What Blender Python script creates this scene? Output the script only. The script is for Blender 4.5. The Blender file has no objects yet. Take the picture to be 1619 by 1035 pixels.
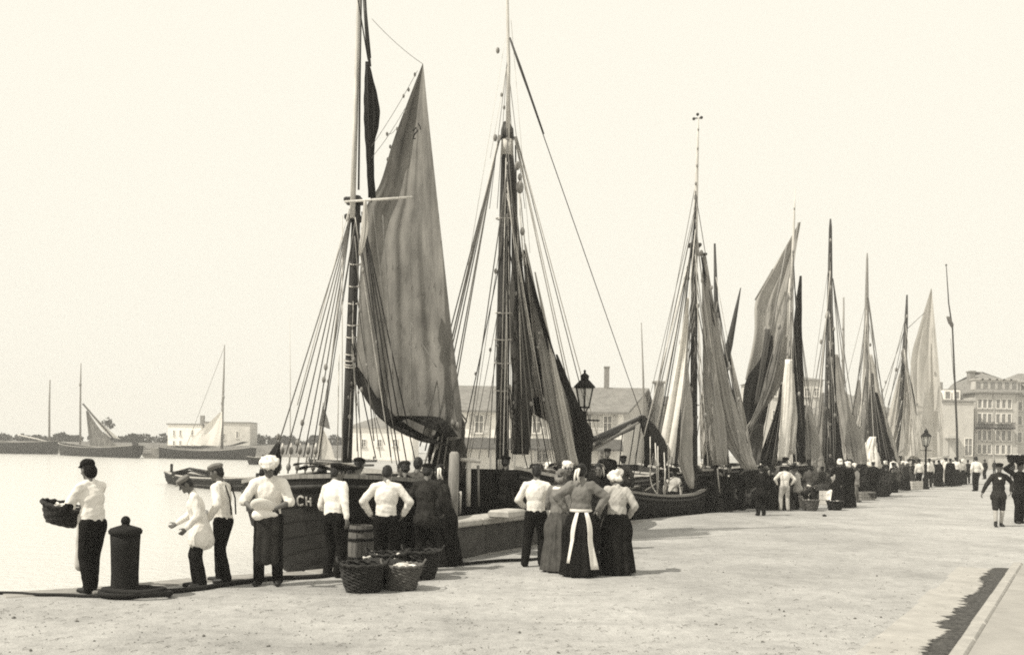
import bpy, math, random
import numpy as np
from mathutils import Vector, Matrix
random.seed(7); RNG = np.random.default_rng(7)
S = bpy.context.scene; COL = S.collection
rad = math.radians

# ------------------------------------------------------------------ camera
F, CX, HY, ROLL, CH = 1500.0, 809.5, 709.0, rad(0.8), 1.9   # focal length and horizon in photo pixels, eye height
cs, sn = math.cos(ROLL), math.sin(ROLL)
cd = bpy.data.cameras.new('camera'); cam = bpy.data.objects.new('camera', cd); COL.objects.link(cam)
cam.matrix_world = Matrix.Translation((0, 0, CH)) @ Matrix.Rotation(rad(90), 4, 'X') @ Matrix.Rotation(ROLL, 4, 'Z')
cd.sensor_width = 36; cd.lens = F / 1619 * 36; cd.shift_y = (HY - 517.5) / 1619
cd.clip_start = .1; cd.clip_end = 5000
S.camera = cam

# ------------------------------------------------------------------ sky, sun, exposure
SUN_EL, SH = rad(52), Vector((.88, .47))          # elevation; direction the shadows fall on the ground
w = bpy.data.worlds.new('World'); S.world = w; w.use_nodes = True
nt = w.node_tree; nt.nodes.clear()
o = nt.nodes.new('ShaderNodeOutputWorld'); bg = nt.nodes.new('ShaderNodeBackground')
sky = nt.nodes.new('ShaderNodeTexSky'); sky.sky_type = 'NISHITA'; sky.sun_disc = False
sky.sun_elevation = SUN_EL; sky.sun_rotation = math.atan2(-SH.x, -SH.y); sky.dust_density = 4; sky.air_density = 1.5
bw = nt.nodes.new('ShaderNodeRGBToBW')
mx = nt.nodes.new('ShaderNodeMath'); mx.operation = 'MAXIMUM'; mx.inputs[1].default_value = 10.1
mn = nt.nodes.new('ShaderNodeMath'); mn.operation = 'MINIMUM'; mn.inputs[1].default_value = 10.3
tint = nt.nodes.new('ShaderNodeVectorMath'); tint.operation = 'SCALE'; tint.inputs[0].default_value = (1, .958, .835)
nt.links.new(sky.outputs[0], bw.inputs[0]); nt.links.new(bw.outputs[0], mx.inputs[0]); nt.links.new(mx.outputs[0], mn.inputs[0])
nt.links.new(mn.outputs[0], tint.inputs['Scale']); nt.links.new(tint.outputs[0], bg.inputs[0])
bg.inputs[1].default_value = .1
nt.links.new(bg.outputs[0], o.inputs[0])
sl = bpy.data.lights.new('sun', 'SUN'); so = bpy.data.objects.new('sun', sl); COL.objects.link(so)
sl.energy = 5.0; sl.angle = rad(.6); sl.color = (1, .945, .83)
so.location = (0, 0, 40)
so.rotation_euler = Vector((SH.x * math.cos(SUN_EL), SH.y * math.cos(SUN_EL), -math.sin(SUN_EL))).to_track_quat('-Z', 'Y').to_euler()
S.view_settings.view_transform = 'Standard'; S.view_settings.look = 'None'
S.view_settings.exposure = 0; S.view_settings.gamma = 1; S.view_settings.use_curve_mapping = False
S.cycles.use_denoising = False; S.cycles.filter_width = 1.9
S.cycles.max_bounces = 6; S.cycles.diffuse_bounces = 3; S.cycles.volume_bounces = 0
S.cycles.caustics_reflective = False; S.cycles.caustics_refractive = False

# ------------------------------------------------------------------ places: pixel of the photograph <-> point of the world
def ray(x, y):
    u, v = (x - CX) / F, (HY - y) / F
    return u * cs - v * sn, u * sn + v * cs
def W(x, y, d):
    X, Z = ray(x, y); return Vector((X * d, d, CH + Z * d))
def G(x, y, z=0.0):
    X, Z = ray(x, y); d = (z - CH) / Z
    return Vector((X * d, d, z))
def PX(p):
    X, Z = p[0] / p[1], (p[2] - CH) / p[1]
    u, v = X * cs + Z * sn, -X * sn + Z * cs
    return CX + u * F, HY - v * F

# ------------------------------------------------------------------ materials (neutral greys; the sepia comes from the light)
MATS = {}
def mat(name, base, rough=.8, var=.25, scale=8, bump=.15, bscale=60, stretch=(1, 1, 1), tone=(1, .965, .90), detail=6, trans=0, spec=.3, dist=.01):
    if name in MATS: return MATS[name]
    m = bpy.data.materials.new(name); m.use_nodes = True; n = m.node_tree; L = n.links
    b = n.nodes['Principled BSDF']; b.inputs['Roughness'].default_value = rough; b.inputs['Specular IOR Level'].default_value = spec
    tc = n.nodes.new('ShaderNodeTexCoord'); mp = n.nodes.new('ShaderNodeMapping'); mp.inputs['Scale'].default_value = stretch
    L.new(tc.outputs['Object'], mp.inputs[0])
    def noise(sc, dt=detail):
        q = n.nodes.new('ShaderNodeTexNoise'); q.inputs['Scale'].default_value = sc; q.inputs['Detail'].default_value = dt
        q.inputs['Roughness'].default_value = .62; L.new(mp.outputs[0], q.inputs['Vector']); return q.outputs['Fac']
    r = n.nodes.new('ShaderNodeValToRGB'); e = r.color_ramp.elements
    lo, hi = base * (1 - var), base * (1 + var)
    e[0].position = .3; e[1].position = .7
    e[0].color = (lo * tone[0], lo * tone[1], lo * tone[2], 1); e[1].color = (hi * tone[0], hi * tone[1], hi * tone[2], 1)
    L.new(noise(scale), r.inputs[0]); L.new(r.outputs[0], b.inputs['Base Color'])
    if bump:
        bp = n.nodes.new('ShaderNodeBump'); bp.inputs['Strength'].default_value = bump; bp.inputs['Distance'].default_value = dist
        L.new(noise(bscale, 4), bp.inputs['Height']); L.new(bp.outputs[0], b.inputs['Normal'])
    if trans:
        out = n.nodes['Material Output']; t = n.nodes.new('ShaderNodeBsdfTranslucent'); ms = n.nodes.new('ShaderNodeMixShader')
        ms.inputs[0].default_value = trans; L.new(r.outputs[0], t.inputs[0]); L.new(b.outputs[0], ms.inputs[1]); L.new(t.outputs[0], ms.inputs[2]); L.new(ms.outputs[0], out.inputs[0])
    MATS[name] = m; return m

def sail_mat(name, base, trans=.25, var=.22):
    """cloth panels sewn together: seams follow the sail's own UV; stains and weathering by noise"""
    m = mat(name, base, .9, var, 2.1, .55, 26, (1, 1, .4), trans=trans, spec=.1, detail=10, dist=.02)
    n = m.node_tree; L = n.links; b = n.nodes['Principled BSDF']
    uv = n.nodes.new('ShaderNodeUVMap'); sp = n.nodes.new('ShaderNodeSeparateXYZ'); L.new(uv.outputs[0], sp.inputs[0])
    f = n.nodes.new('ShaderNodeMath'); f.operation = 'MULTIPLY'; f.inputs[1].default_value = 7; L.new(sp.outputs[0], f.inputs[0])
    g = n.nodes.new('ShaderNodeMath'); g.operation = 'FRACT'; L.new(f.outputs[0], g.inputs[0])
    r = n.nodes.new('ShaderNodeValToRGB'); e = r.color_ramp.elements; e[0].position = 0; e[0].color = (.72, .72, .72, 1); e[1].position = .09; e[1].color = (1, 1, 1, 1)
    L.new(g.outputs[0], r.inputs[0])
    mu = n.nodes.new('ShaderNodeMix'); mu.data_type = 'RGBA'; mu.blend_type = 'MULTIPLY'; mu.inputs[0].default_value = .8
    src = [l.from_socket for l in L if l.to_node == b and l.to_socket.name == 'Base Color'][0]
    L.new(src, mu.inputs[6]); L.new(r.outputs[0], mu.inputs[7])
    for l in list(L):
        if l.from_socket == src and l.to_node != mu: L.new(mu.outputs[2], l.to_socket)
    return m

M = dict(
    shirt=mat('white_linen', .72, .9, .10, 7, .5, 50, spec=.1), greycloth=mat('grey_cotton', .17, .9, .22, 6, .25, 90, spec=.1),
    worn=mat('faded_dark_wool', .075, .95, .4, 7, .3, 80, spec=.05), palecloth=mat('pale_cotton', .42, .9, .2, 6, .25, 90, spec=.1),
    dark=mat('dark_wool', .012, .95, .4, 7, .3, 80, spec=.05), dark2=mat('worn_dark_wool', .03, .95, .4, 7, .3, 80, spec=.05),
    skin=mat('weathered_skin', .13, .6, .15, 12, .1, 60), hair=mat('dark_hair', .012, .6, .3, 20, .4, 120, (1, 1, .2)),
    straw=mat('straw', .55, .8, .2, 20, .5, 120), leather=mat('black_leather', .015, .5, .3, 10, .2, 50),
    mast=mat('tarred_mast_wood', .035, .6, .55, 5, .4, 40, (6, 6, .5)), paleMast=mat('pale_spar_wood', .55, .6, .3, 4, .3, 40, (6, 6, .5)),
    midMast=mat('weathered_spar_wood', .22, .7, .4, 4, .3, 40, (6, 6, .5)),
    hull=mat('tarred_hull_planks', .018, .75, .5, 3, .4, 30, (.5, .5, 2), spec=.12), rail=mat('worn_painted_rail', .40, .6, .35, 8, .3, 40),
    deck=mat('scrubbed_deck', .22, .8, .3, 6, .3, 30), paint=mat('white_lettering_paint', .34, .8, .5, 25, .1, 40),
    rope=mat('hemp_rope', .17, .95, .3, 30, .4, 90), tarrope=mat('tarred_rope', .018, .9, .3, 30, .4, 90), palerope=mat('pale_rope', .55, .95, .25, 30, .4, 90),
    iron=mat('cast_iron', .012, .8, .35, 14, .35, 60, spec=.15), wicker=mat('brown_wicker', .10, .8, .4, 20, .5, 80), darkwicker=mat('wet_dark_wicker', .022, .8, .4, 20, .5, 80),
    fish=mat('pale_fish', .6, .35, .25, 25, .1, 50, spec=.5), net=mat('brown_net', .03, .95, .5, 18, .8, 60),
    wood=mat('grey_timber', .24, .8, .35, 6, .4, 40, (4, 4, .6)), barrel=mat('oak_staves', .13, .75, .35, 6, .4, 40, (4, 4, .6)),
    stone=mat('quay_stone', .26, .9, .3, 3, .5, 25), palestone=mat('pale_coping_stone', .42, .9, .22, 5, .4, 30),
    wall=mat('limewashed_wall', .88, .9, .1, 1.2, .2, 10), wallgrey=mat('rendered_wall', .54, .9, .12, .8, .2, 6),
    townwall=mat('grey_stucco', .50, .9, .12, .8, .2, 6), slate=mat('slate_roof', .19, .7, .25, 2, .3, 12), darkroof=mat('dark_lean_to_roof', .085, .8, .25, 3, .3, 12),
    pane=mat('window_glass', .20, .15, .2, 2, 0, spec=.5), shutter=mat('grey_shutter', .5, .8, .15, 4, .2, 20), brick=mat('chimney_brick', .24, .9, .25, 8, .3, 20),
    leaf=mat('dark_foliage', .045, .8, .4, 2, 0), glass=mat('lantern_glass', .55, .12, .15, 6, 0, spec=.5),
    black=mat('pupil', .01, .3, .1, 5, 0),
)
SM = dict(tan=sail_mat('tanned_sail', .10), dark=sail_mat('dark_barked_sail', .022, .08), grey=sail_mat('grey_sail', .195, .25, .5), pale=sail_mat('pale_sail', .60, .3, .12), mid=sail_mat('faded_sail', .38))

# ------------------------------------------------------------------ objects
def origin(p):
    v = Vector((0, 0, 0))
    while p: v += p.location; p = p.parent
    return v
def tag(o, label=None, cat=None, group=None, kind=None):
    if label: o['label'] = label
    if cat: o['category'] = cat
    if group: o['group'] = group
    if kind: o['kind'] = kind
    return o
def thing(name, label, cat, loc=(0, 0, 0), group=None):
    o = bpy.data.objects.new(name, None); COL.objects.link(o); o.location = loc; o.empty_display_size = .2
    return tag(o, label, cat, group)
def mk(name, V, Fc, m, parent=None, smooth=True, world=True, uv=None):
    V = np.asarray([tuple(v) for v in V], float)
    if world and parent: V = V - np.array(origin(parent))
    me = bpy.data.meshes.new(name); me.from_pydata([tuple(v) for v in V], [], [tuple(f) for f in Fc]); 
    if m: me.materials.append(m)
    if uv is not None:
        l = me.uv_layers.new(name='UVMap'); ix = np.empty(len(me.loops), int); me.loops.foreach_get('vertex_index', ix)
        l.data.foreach_set('uv', np.asarray(uv, float)[ix].ravel())
    if smooth: me.polygons.foreach_set('use_smooth', [True] * len(me.polygons))
    me.update()
    o = bpy.data.objects.new(name, me); COL.objects.link(o)
    if parent: o.parent = parent
    return o
class MB:
    def __init__(s): s.v = []; s.f = []
    def add(s, V, Fc):
        k = len(s.v); s.v += [tuple(v) for v in V]; s.f += [tuple(i + k for i in f) for f in Fc]; return s
    def box(s, c, size, rz=0, bev=.0, ax=None):
        """box with chamfered edges; ax = optional 3x3 matrix"""
        c = Vector(c); R = ax or Matrix.Rotation(rz, 3, 'Z'); hx, hy, hz = [q / 2 for q in size]
        b = min(bev, hx * .9, hy * .9, hz * .9)
        if not b:
            V = [c + R @ Vector((x, y, z)) for x in (-hx, hx) for y in (-hy, hy) for z in (-hz, hz)]
            return s.add(V, [(0, 1, 3, 2), (4, 6, 7, 5), (0, 4, 5, 1), (2, 3, 7, 6), (0, 2, 6, 4), (1, 5, 7, 3)])
        V = []; 
        for z, i in ((-hz, b), (-hz + b, 0), (hz - b, 0), (hz, b)):
            for x, y in ((-hx + i, -hy + i), (hx - i, -hy + i), (hx - i, hy - i), (-hx + i, hy - i)):
                V.append(c + R @ Vector((x, y, z)))
        Fc = [(3, 2, 1, 0), (12, 13, 14, 15)]
        for r in range(3):
            for q in range(4): Fc.append((r * 4 + q, r * 4 + (q + 1) % 4, r * 4 + 4 + (q + 1) % 4, r * 4 + 4 + q))
        return s.add(V, Fc)
    def tube(s, pts, rs, n=6, cap=True):
        pts = [Vector(p) for p in pts]
        if not hasattr(rs, '__len__'): rs = [rs] * len(pts)
        V, Fc = [], []; up = None
        for i, p in enumerate(pts):
            t = (pts[min(i + 1, len(pts) - 1)] - pts[max(i - 1, 0)]).normalized()
            if up is None: up = Vector((0, 1, 0)) if abs(t.y) < .9 else Vector((1, 0, 0))
            a = (up - t * up.dot(t)).normalized(); b = t.cross(a); up = a
            for k in range(n):
                q = 2 * math.pi * k / n; V.append(p + (a * math.cos(q) + b * math.sin(q)) * rs[i])
        for i in range(len(pts) - 1):
            for k in range(n): Fc.append((i * n + k, i * n + (k + 1) % n, i * n + n + (k + 1) % n, i * n + n + k))
        if cap: Fc.append(tuple(range(n))[::-1]); Fc.append(tuple((len(pts) - 1) * n + k for k in range(n)))
        return s.add(V, Fc)
    def lathe(s, c, prof, n=20, close=True, R=None):
        """profile of (radius, height)"""
        c = Vector(c); R = R or Matrix.Identity(3); V, Fc = [], []
        for r, z in prof:
            for k in range(n): q = 2 * math.pi * k / n; V.append(c + R @ Vector((r * math.cos(q), r * math.sin(q), z)))
        for i in range(len(prof) - 1):
            for k in range(n): Fc.append((i * n + k, i * n + (k + 1) % n, i * n + n + (k + 1) % n, i * n + n + k))
        if close: Fc.append(tuple(range(n))[::-1]); Fc.append(tuple((len(prof) - 1) * n + k for k in range(n)))
        return s.add(V, Fc)
    def make(s, name, m, parent=None, smooth=False, world=True): return mk(name, s.v, s.f, m, parent, smooth, world)

def catmull(P, n):
    P = np.asarray([tuple(p) for p in P], float)
    if len(P) == 1: return np.repeat(P, n, 0)
    Q = np.vstack([2 * P[0] - P[1], P, 2 * P[-1] - P[-2]]); out = []
    L = np.r_[0, np.cumsum(np.linalg.norm(np.diff(P[:, :3], axis=0), axis=1))]; 
    for t in np.linspace(0, L[-1], n):
        i = min(np.searchsorted(L, t, 'right') - 1, len(P) - 2); u = (t - L[i]) / max(L[i + 1] - L[i], 1e-9)
        a, b, c, d = Q[i:i + 4]; out.append(.5 * (2 * b + (c - a) * u + (2 * a - 5 * b + 4 * c - d) * u * u + (3 * b - a - 3 * c + d) * u ** 3))
    return np.array(out)
def rope(parent, name, a, b, r=.011, sag=0., m='rope', n=5, mid=()):
    """a rope between two places, each (photo x, photo y, distance) or a Vector"""
    P = [p if isinstance(p, Vector) else W(*p) for p in (a, *mid, b)]
    k = 2 if not sag and not mid else 9
    if mid: Q = [Vector(q) for q in catmull(P, 14)]
    else: Q = [P[0].lerp(P[-1], i / (k - 1)) - Vector((0, 0, sag * 4 * (i / (k - 1)) * (1 - i / (k - 1)))) for i in range(k)]
    return MB().tube(Q, r, n).make(name, M[m], parent, True)
def spar(parent, name, pts, m='mast', n=12):
    """a spar through (photo x, photo y, distance, half width in photo pixels)"""
    return MB().tube([W(x, y, d) for x, y, d, h in pts], [h * d / F for x, y, d, h in pts], n).make(name, M[m], parent, True)
def sail(parent, name, left, right, d, m, billow=.25, folds=0, fold_amp=.05, nu=26, nv=40, dr=None, wr=.02, foot=0):
    """cloth between two edges given in photo pixels at distance d (dr at the right edge), bellied away from the eye"""
    Lp, Rp = catmull([(x, y) for x, y in left], nv), catmull([(x, y) for x, y in right], nv); dr = d if dr is None else dr
    ph = RNG.uniform(0, 6.28, 8); V, uv = [], []
    for j in range(nv):
        v = j / (nv - 1)
        for i in range(nu):
            u = i / (nu - 1); p = Lp[j] * (1 - u) + Rp[j] * u
            dd = d * (1 - u) + dr * u + billow * math.sin(math.pi * u) * (.35 + .65 * math.sin(math.pi * min(1, v * .9 + .1)))
            dd += wr * (math.sin(9 * u + 5 * v + ph[0]) + math.sin(14 * u - 3 * v + ph[1]) * .7 + math.sin(6 * v + 4 * u + ph[2]))
            if folds: dd += fold_amp * (math.sin(folds * 6.28 * u + 1.5 * math.sin(3 * v + ph[3]) + ph[4]) + .5 * math.sin(folds * 11 * u + 2 * v + ph[5])) * min(1, 3 * v + .2)
            V.append(W(p[0], p[1] + foot * math.sin(math.pi * u) * v ** 4, dd)); uv.append((u, v))
    Fc = [(j * nu + i, j * nu + i + 1, j * nu + nu + i + 1, j * nu + nu + i) for j in range(nv - 1) for i in range(nu - 1)]
    o = mk(name, V, Fc, m if not isinstance(m, str) else SM[m], parent, True, uv=uv); SAILS[o.name] = (nu, nv, V); return o
SAILS = {}
def on_sail(o, u, v, off=-.02):
    nu, nv, V = SAILS[o.name]; p = V[int(round(v * (nv - 1))) * nu + int(round(u * (nu - 1)))]; return p + Vector((0, off, 0))
def reef_points(r, o, v0, n, l=.12, m='rope'):
    for i in range(n):
        u = .08 + .84 * i / (n - 1); p = on_sail(o, u, v0 + .02 * math.sin(i)); MB().tube([p, p + Vector((.01 * math.sin(i * 2.), -.01, -l))], .005, 4).make('reef_point', M[m], r, True)
def bundle(parent, name, path, m, folds=7, amp=.3, depth=.7, n=56, nv=34, twist=1.2):
    """gathered cloth hanging along a path of (photo x, photo y, distance, half width in pixels)"""
    P = catmull(path, nv); V, uv = [], []; ph = RNG.uniform(0, 6.28, 4)
    for j, (x, y, d, h) in enumerate(P):
        h = max(h, .5); v = j / (nv - 1)
        for k in range(n):
            q = 2 * math.pi * k / n
            r = 1 + amp * (math.sin(folds * q + twist * v * 3 + ph[0]) * .6 + math.sin((folds + 3) * q - twist * v * 2 + ph[1]) * .4) + .1 * math.sin(9 * v + 2 * q + ph[2]) + amp * .35 * math.sin((2 * folds + 1) * q + 4 * v + ph[3]) + .08 * math.sin(31 * v + 3 * q) * math.sin(13 * v + ph[0])
            c = W(x + h * r * math.cos(q), y, d); c.y += h * d / F * depth * r * math.sin(q); V.append(c); uv.append((k / n, v))
    Fc = [(j * n + k, j * n + (k + 1) % n, j * n + n + (k + 1) % n, j * n + n + k) for j in range(nv - 1) for k in range(n)]
    Fc += [tuple(range(n))[::-1], tuple((nv - 1) * n + k for k in range(n))]
    return mk(name, V, Fc, m if not isinstance(m, str) else SM[m], parent, True, uv=uv)

# ------------------------------------------------------------------ bodies, clothes and heaps: round shapes fused into one skin
QUEUE = []
def cap_mesh(p0, r0, p1, r1, n=10, k=3):
    p0, p1 = Vector(p0), Vector(p1); t = p1 - p0
    t = t.normalized() if t.length > 1e-6 else Vector((0, 0, 1)); a = t.orthogonal().normalized(); b = t.cross(a)
    rings = [(p0, r0, -math.pi / 2 + math.pi / 2 * i / k) for i in range(1, k + 1)] + [(p1, r1, math.pi / 2 * i / k) for i in range(0, k)]
    V = [p0 - t * r0]
    for c, r, q in rings:
        for j in range(n): z = 2 * math.pi * j / n; V.append(c + t * r * math.sin(q) + (a * math.cos(z) + b * math.sin(z)) * r * math.cos(q))
    V.append(p1 + t * r1); R = len(rings); Fc = [(0, 1 + (j + 1) % n, 1 + j) for j in range(n)]
    for i in range(R - 1):
        for j in range(n): Fc.append((1 + i * n + j, 1 + i * n + (j + 1) % n, 1 + i * n + n + (j + 1) % n, 1 + i * n + n + j))
    Fc += [(len(V) - 1, 1 + (R - 1) * n + j, 1 + (R - 1) * n + (j + 1) % n) for j in range(n)]
    return V, Fc
def ell_mesh(c, r, R=None, n=14, k=9):
    R = R or Matrix.Identity(3); c = Vector(c); V = [c + R @ Vector((0, 0, -r[2]))]
    for i in range(1, k):
        q = -math.pi / 2 + math.pi * i / k
        for j in range(n): z = 2 * math.pi * j / n; V.append(c + R @ Vector((r[0] * math.cos(q) * math.cos(z), r[1] * math.cos(q) * math.sin(z), r[2] * math.sin(q))))
    V.append(c + R @ Vector((0, 0, r[2]))); Fc = [(0, 1 + (j + 1) % n, 1 + j) for j in range(n)]
    for i in range(k - 2):
        for j in range(n): Fc.append((1 + i * n + j, 1 + i * n + (j + 1) % n, 1 + i * n + n + (j + 1) % n, 1 + i * n + n + j))
    Fc += [(len(V) - 1, 1 + (k - 2) * n + j, 1 + (k - 2) * n + (j + 1) % n) for j in range(n)]
    return V, Fc
def fused(name, prims, voxel, m, parent=None, smooth=4, disp=0, freq=20, world=False, k=1.0):
    b = MB()
    for p in prims:
        if p[0] == 'c': b.add(*cap_mesh(Vector(p[1]) * k, p[2] * k, Vector(p[3]) * k, p[4] * k))
        else: b.add(*ell_mesh(Vector(p[1]) * k, [q * k for q in p[2]], p[3] if len(p) > 3 else None))
    o = b.make(name, None, parent, False, world)
    r = o.modifiers.new('r', 'REMESH'); r.mode = 'VOXEL'; r.voxel_size = voxel
    if smooth: s = o.modifiers.new('s', 'SMOOTH'); s.factor = .5; s.iterations = smooth
    QUEUE.append((o, m, disp, freq)); return o
def finish_fused():
    bpy.context.view_layer.update(); dg = bpy.context.evaluated_depsgraph_get()
    done = [(o, bpy.data.meshes.new_from_object(o.evaluated_get(dg)), m, d, f) for o, m, d, f in QUEUE]
    for o, me, m, d, f in done:
        old = o.data; o.modifiers.clear(); o.data = me; bpy.data.meshes.remove(old); me.name = o.name
        me.materials.clear(); me.materials.append(m)
        if d:
            n = len(me.vertices); v = np.empty(n * 3); me.vertices.foreach_get('co', v); v = v.reshape(-1, 3)
            nn = np.empty(n * 3); me.vertices.foreach_get('normal', nn); nn = nn.reshape(-1, 3); h = np.zeros(n)
            g = np.random.default_rng(len(me.vertices))
            for _ in range(9):
                kv = g.normal(size=3); kv[2] *= .45; kv = kv / np.linalg.norm(kv) * f * g.uniform(.5, 1.9)
                h += 1 - 1.6 * np.abs(np.sin(v @ kv + g.uniform(0, 6.28) + 1.2 * np.sin(v @ (g.normal(size=3) * f * .3))))
            me.vertices.foreach_set('co', (v + nn * (h * d / 3)[:, None]).ravel())
        me.polygons.foreach_set('use_smooth', [True] * len(me.polygons)); me.update()
    QUEUE.clear()
HAZE = 0.0011
# ------------------------------------------------------------------ people
def Rx(a): return Matrix.Rotation(rad(a), 3, 'X')
def Ry(a): return Matrix.Rotation(rad(a), 3, 'Y')
def Rz(a): return Matrix.Rotation(rad(a), 3, 'Z')
def V3(*a): return Vector(a)
def ik(a, b, l1, l2, pole):
    t = b - a; L = min(t.length, (l1 + l2) * .995); t.normalize(); b = a + t * L
    x = (l1 * l1 - l2 * l2 + L * L) / (2 * L); h = math.sqrt(max(l1 * l1 - x * x, 0))
    p = pole - t * pole.dot(t); p.normalize(); return a + t * x + p * h, b
PERSON_EXTRAS = []
def person(loc, yaw, H, label, group=None, near=1, lean=0, side=0, twist=0, nod=5, turn=0, hl=None, hr=None, pl=None, pr=None,
           fl=(.10, 0), fr=(-.10, 0), top='shirt', bottom='dark', head='hair', legs='trousers', sleeve=1., hem=0, headm=None,
           topm='shirt', apron=None, sit=None, vest=None, curl=35, collar=None, walk=0, braces=False, cuff=None, hairm='hair', wide=1., drop=0):
    """a person standing at loc, facing the viewer when yaw = 0; their own left is +x.  hl/hr: wrist places in their frame."""
    k = H / 1.70; root = thing('person', label, 'person', loc, group); root.rotation_euler = (0, 0, rad(yaw))
    vb, vc, vh = ((.0085, .0115, .009), (.017, .018, .013), (.026, .026, .02))[near - 1] if near in (1, 2, 3) else (.03, .03, .024)
    pel = V3(0, .0, .93 - drop); B = Rx(lean) @ Ry(side); T = B @ Rz(twist)
    def up(x, y, z): return pel + B @ V3(x, y, z)
    shL, shR = pel + T @ V3(.163 * wide, 0, .47), pel + T @ V3(-.163 * wide, 0, .47)
    nb = up(0, .005, .53); hp = nb + (B @ V3(0, -.02, .075)); Hd = Rz(turn) @ Rx(nod); hc = hp + Hd @ V3(0, -.015, .105)
    hl = V3(*hl) if hl else V3(.27, -.03, .87); hr = V3(*hr) if hr else V3(-.27, -.03, .87)
    elL, wL = ik(shL, hl, .29, .26, V3(*pl) if pl else V3(.6, .8, -.3)); elR, wR = ik(shR, hr, .29, .26, V3(*pr) if pr else V3(-.6, .8, -.3))
    hipL, hipR = pel + V3(.09, 0, -.03), pel + V3(-.09, 0, -.03)
    anL, anR = V3(fl[0], fl[1], .09 + (fl[2] if len(fl) > 2 else 0)), V3(fr[0], fr[1], .09 + (fr[2] if len(fr) > 2 else 0))
    knL, anL = ik(hipL, anL, .418, .405, V3(.1, -1, 0)); knR, anR = ik(hipR, anR, .418, .405, V3(-.1, -1, 0))
    # --- the body, one skin
    P = []
    e = lambda c, r, R=None: P.append(('e', c * k, [q * k for q in r], R or Matrix.Identity(3)))
    c = lambda a, ra, b, rb: P.append(('c', a * k, ra * k, b * k, rb * k))
    hd = lambda x, y, z: hc + Hd @ V3(x, y, z)
    e(hc, (.075, .095, .108), Hd); e(hd(0, -.032, -.062), (.055, .058, .06), Hd)
    c(hd(0, -.09, .005), .011, hd(0, -.112, -.028), .017)
    if near <= 2:
        c(hd(-.034, -.082, .026), .014, hd(.034, -.082, .026), .014); e(hd(.036, -.07, -.03), (.024, .022, .022)); e(hd(-.036, -.07, -.03), (.024, .022, .022))
        c(hd(-.018, -.088, -.064), .0095, hd(.018, -.088, -.064), .0095); e(hd(0, -.082, -.098), (.024, .02, .018))
        for s in (1, -1): e(hd(.078 * s, .008, -.012), (.012, .024, .034), Hd)
    c(nb, .062, hp + Hd @ V3(0, 0, .03), .052)
    c(shL, .058, shR, .058); e(up(0, .005, .33), (.145 * wide, .11, .20), B); e(up(0, 0, .13), (.135, .10, .17), B); e(pel, (.15, .11, .12))
    for a, el, wr in ((shL, elL, wL), (shR, elR, wR)): c(a, .055, el, .042); c(el, .043, wr, .029)
    for a, kn, an, ft in ((hipL, knL, anL, 1), (hipR, knR, anR, -1)):
        c(a, .088, kn, .058); c(kn, .058, an, .04); c(an + V3(0, .01, -.045), .038, an + V3(.02 * ft, -.15, -.055), .03)
    for wr, el, sd in ((wL, elL, 1), (wR, elR, -1)):
        f = (wr - el).normalized(); s = V3(0, -1, 0) - f * f.dot(V3(0, -1, 0)); s = s.normalized() if s.length > .15 else V3(sd, 0, 0).cross(f).normalized()
        n = f.cross(s) * sd
        if n.x * sd > 0: n = -n                                   # palm towards the body
        Rm = Matrix((s, n, f)).transposed(); e(wr + f * .05, (.04, .017, .055), Rm)
        if near <= 2:
            for i in range(4):
                b0 = wr + f * .085 + s * (1.5 - i) * .0205; L = (.043, .048, .045, .036)[i]; a1, a2 = rad(curl * .7), rad(curl * 1.7)
                d1 = f * math.cos(a1) + n * math.sin(a1); d2 = f * math.cos(a2) + n * math.sin(a2)
                c(b0, .0098, b0 + d1 * L, .009); c(b0 + d1 * L, .009, b0 + d1 * L + d2 * L * .85, .0075)
            t0 = wr + f * .03 + s * .033; d1 = (s * .65 + f * .75 + n * .2).normalized(); c(t0, .012, t0 + d1 * .045, .0105); c(t0 + d1 * .045, .0105, t0 + d1 * .045 + (f * .9 + n * .4).normalized() * .032, .0085)
        else: c(wr + f * .08, .022, wr + f * .15 + n * .03, .014)
    fused('body', P, vb, M['skin'], root, 3)
    if near <= 2 and abs(yaw) < 100:
        for s in (1, -1): b = MB(); b.add(*ell_mesh(hd(.034 * s, -.087, .004) * k, (.011 * k, .008 * k, .007 * k), Hd, 10, 6)); b.make('eye', M['black'], root, True, False)
    # --- shirt, blouse, smock or coat
    P = []; lo = .02 if top != 'blouse' else .03
    c(shL, .062 + lo * .5, shR, .062 + lo * .5); e(up(0, .005, .32), (.155 * wide + lo, .115 + lo, .21), B); e(up(0, .0, .13), (.150 + lo * .8, .118 + lo * .8, .20), B)
    for a in (shL, shR): c(nb - B @ V3(0, 0, .005), .06, a, .066)
    c(nb - B @ V3(0, 0, .02), .07, nb + B @ V3(0, -.005, .02), .064)
    for a, el, wr in ((shL, elL, wL), (shR, elR, wR)):
        up_r = .072 + (.022 if top == 'blouse' else 0)
        if sleeve >= 1: c(a, up_r, el, .066); c(el, .066, wr - (wr - el) * .06, .046)
        else: m2 = a.lerp(el, min(1, sleeve * 2)) if sleeve <= .5 else el.lerp(wr, sleeve * 2 - 1); c(a, up_r, el if sleeve > .5 else m2, .072); (c(el, .07, m2, .058) if sleeve > .5 else None)
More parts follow.
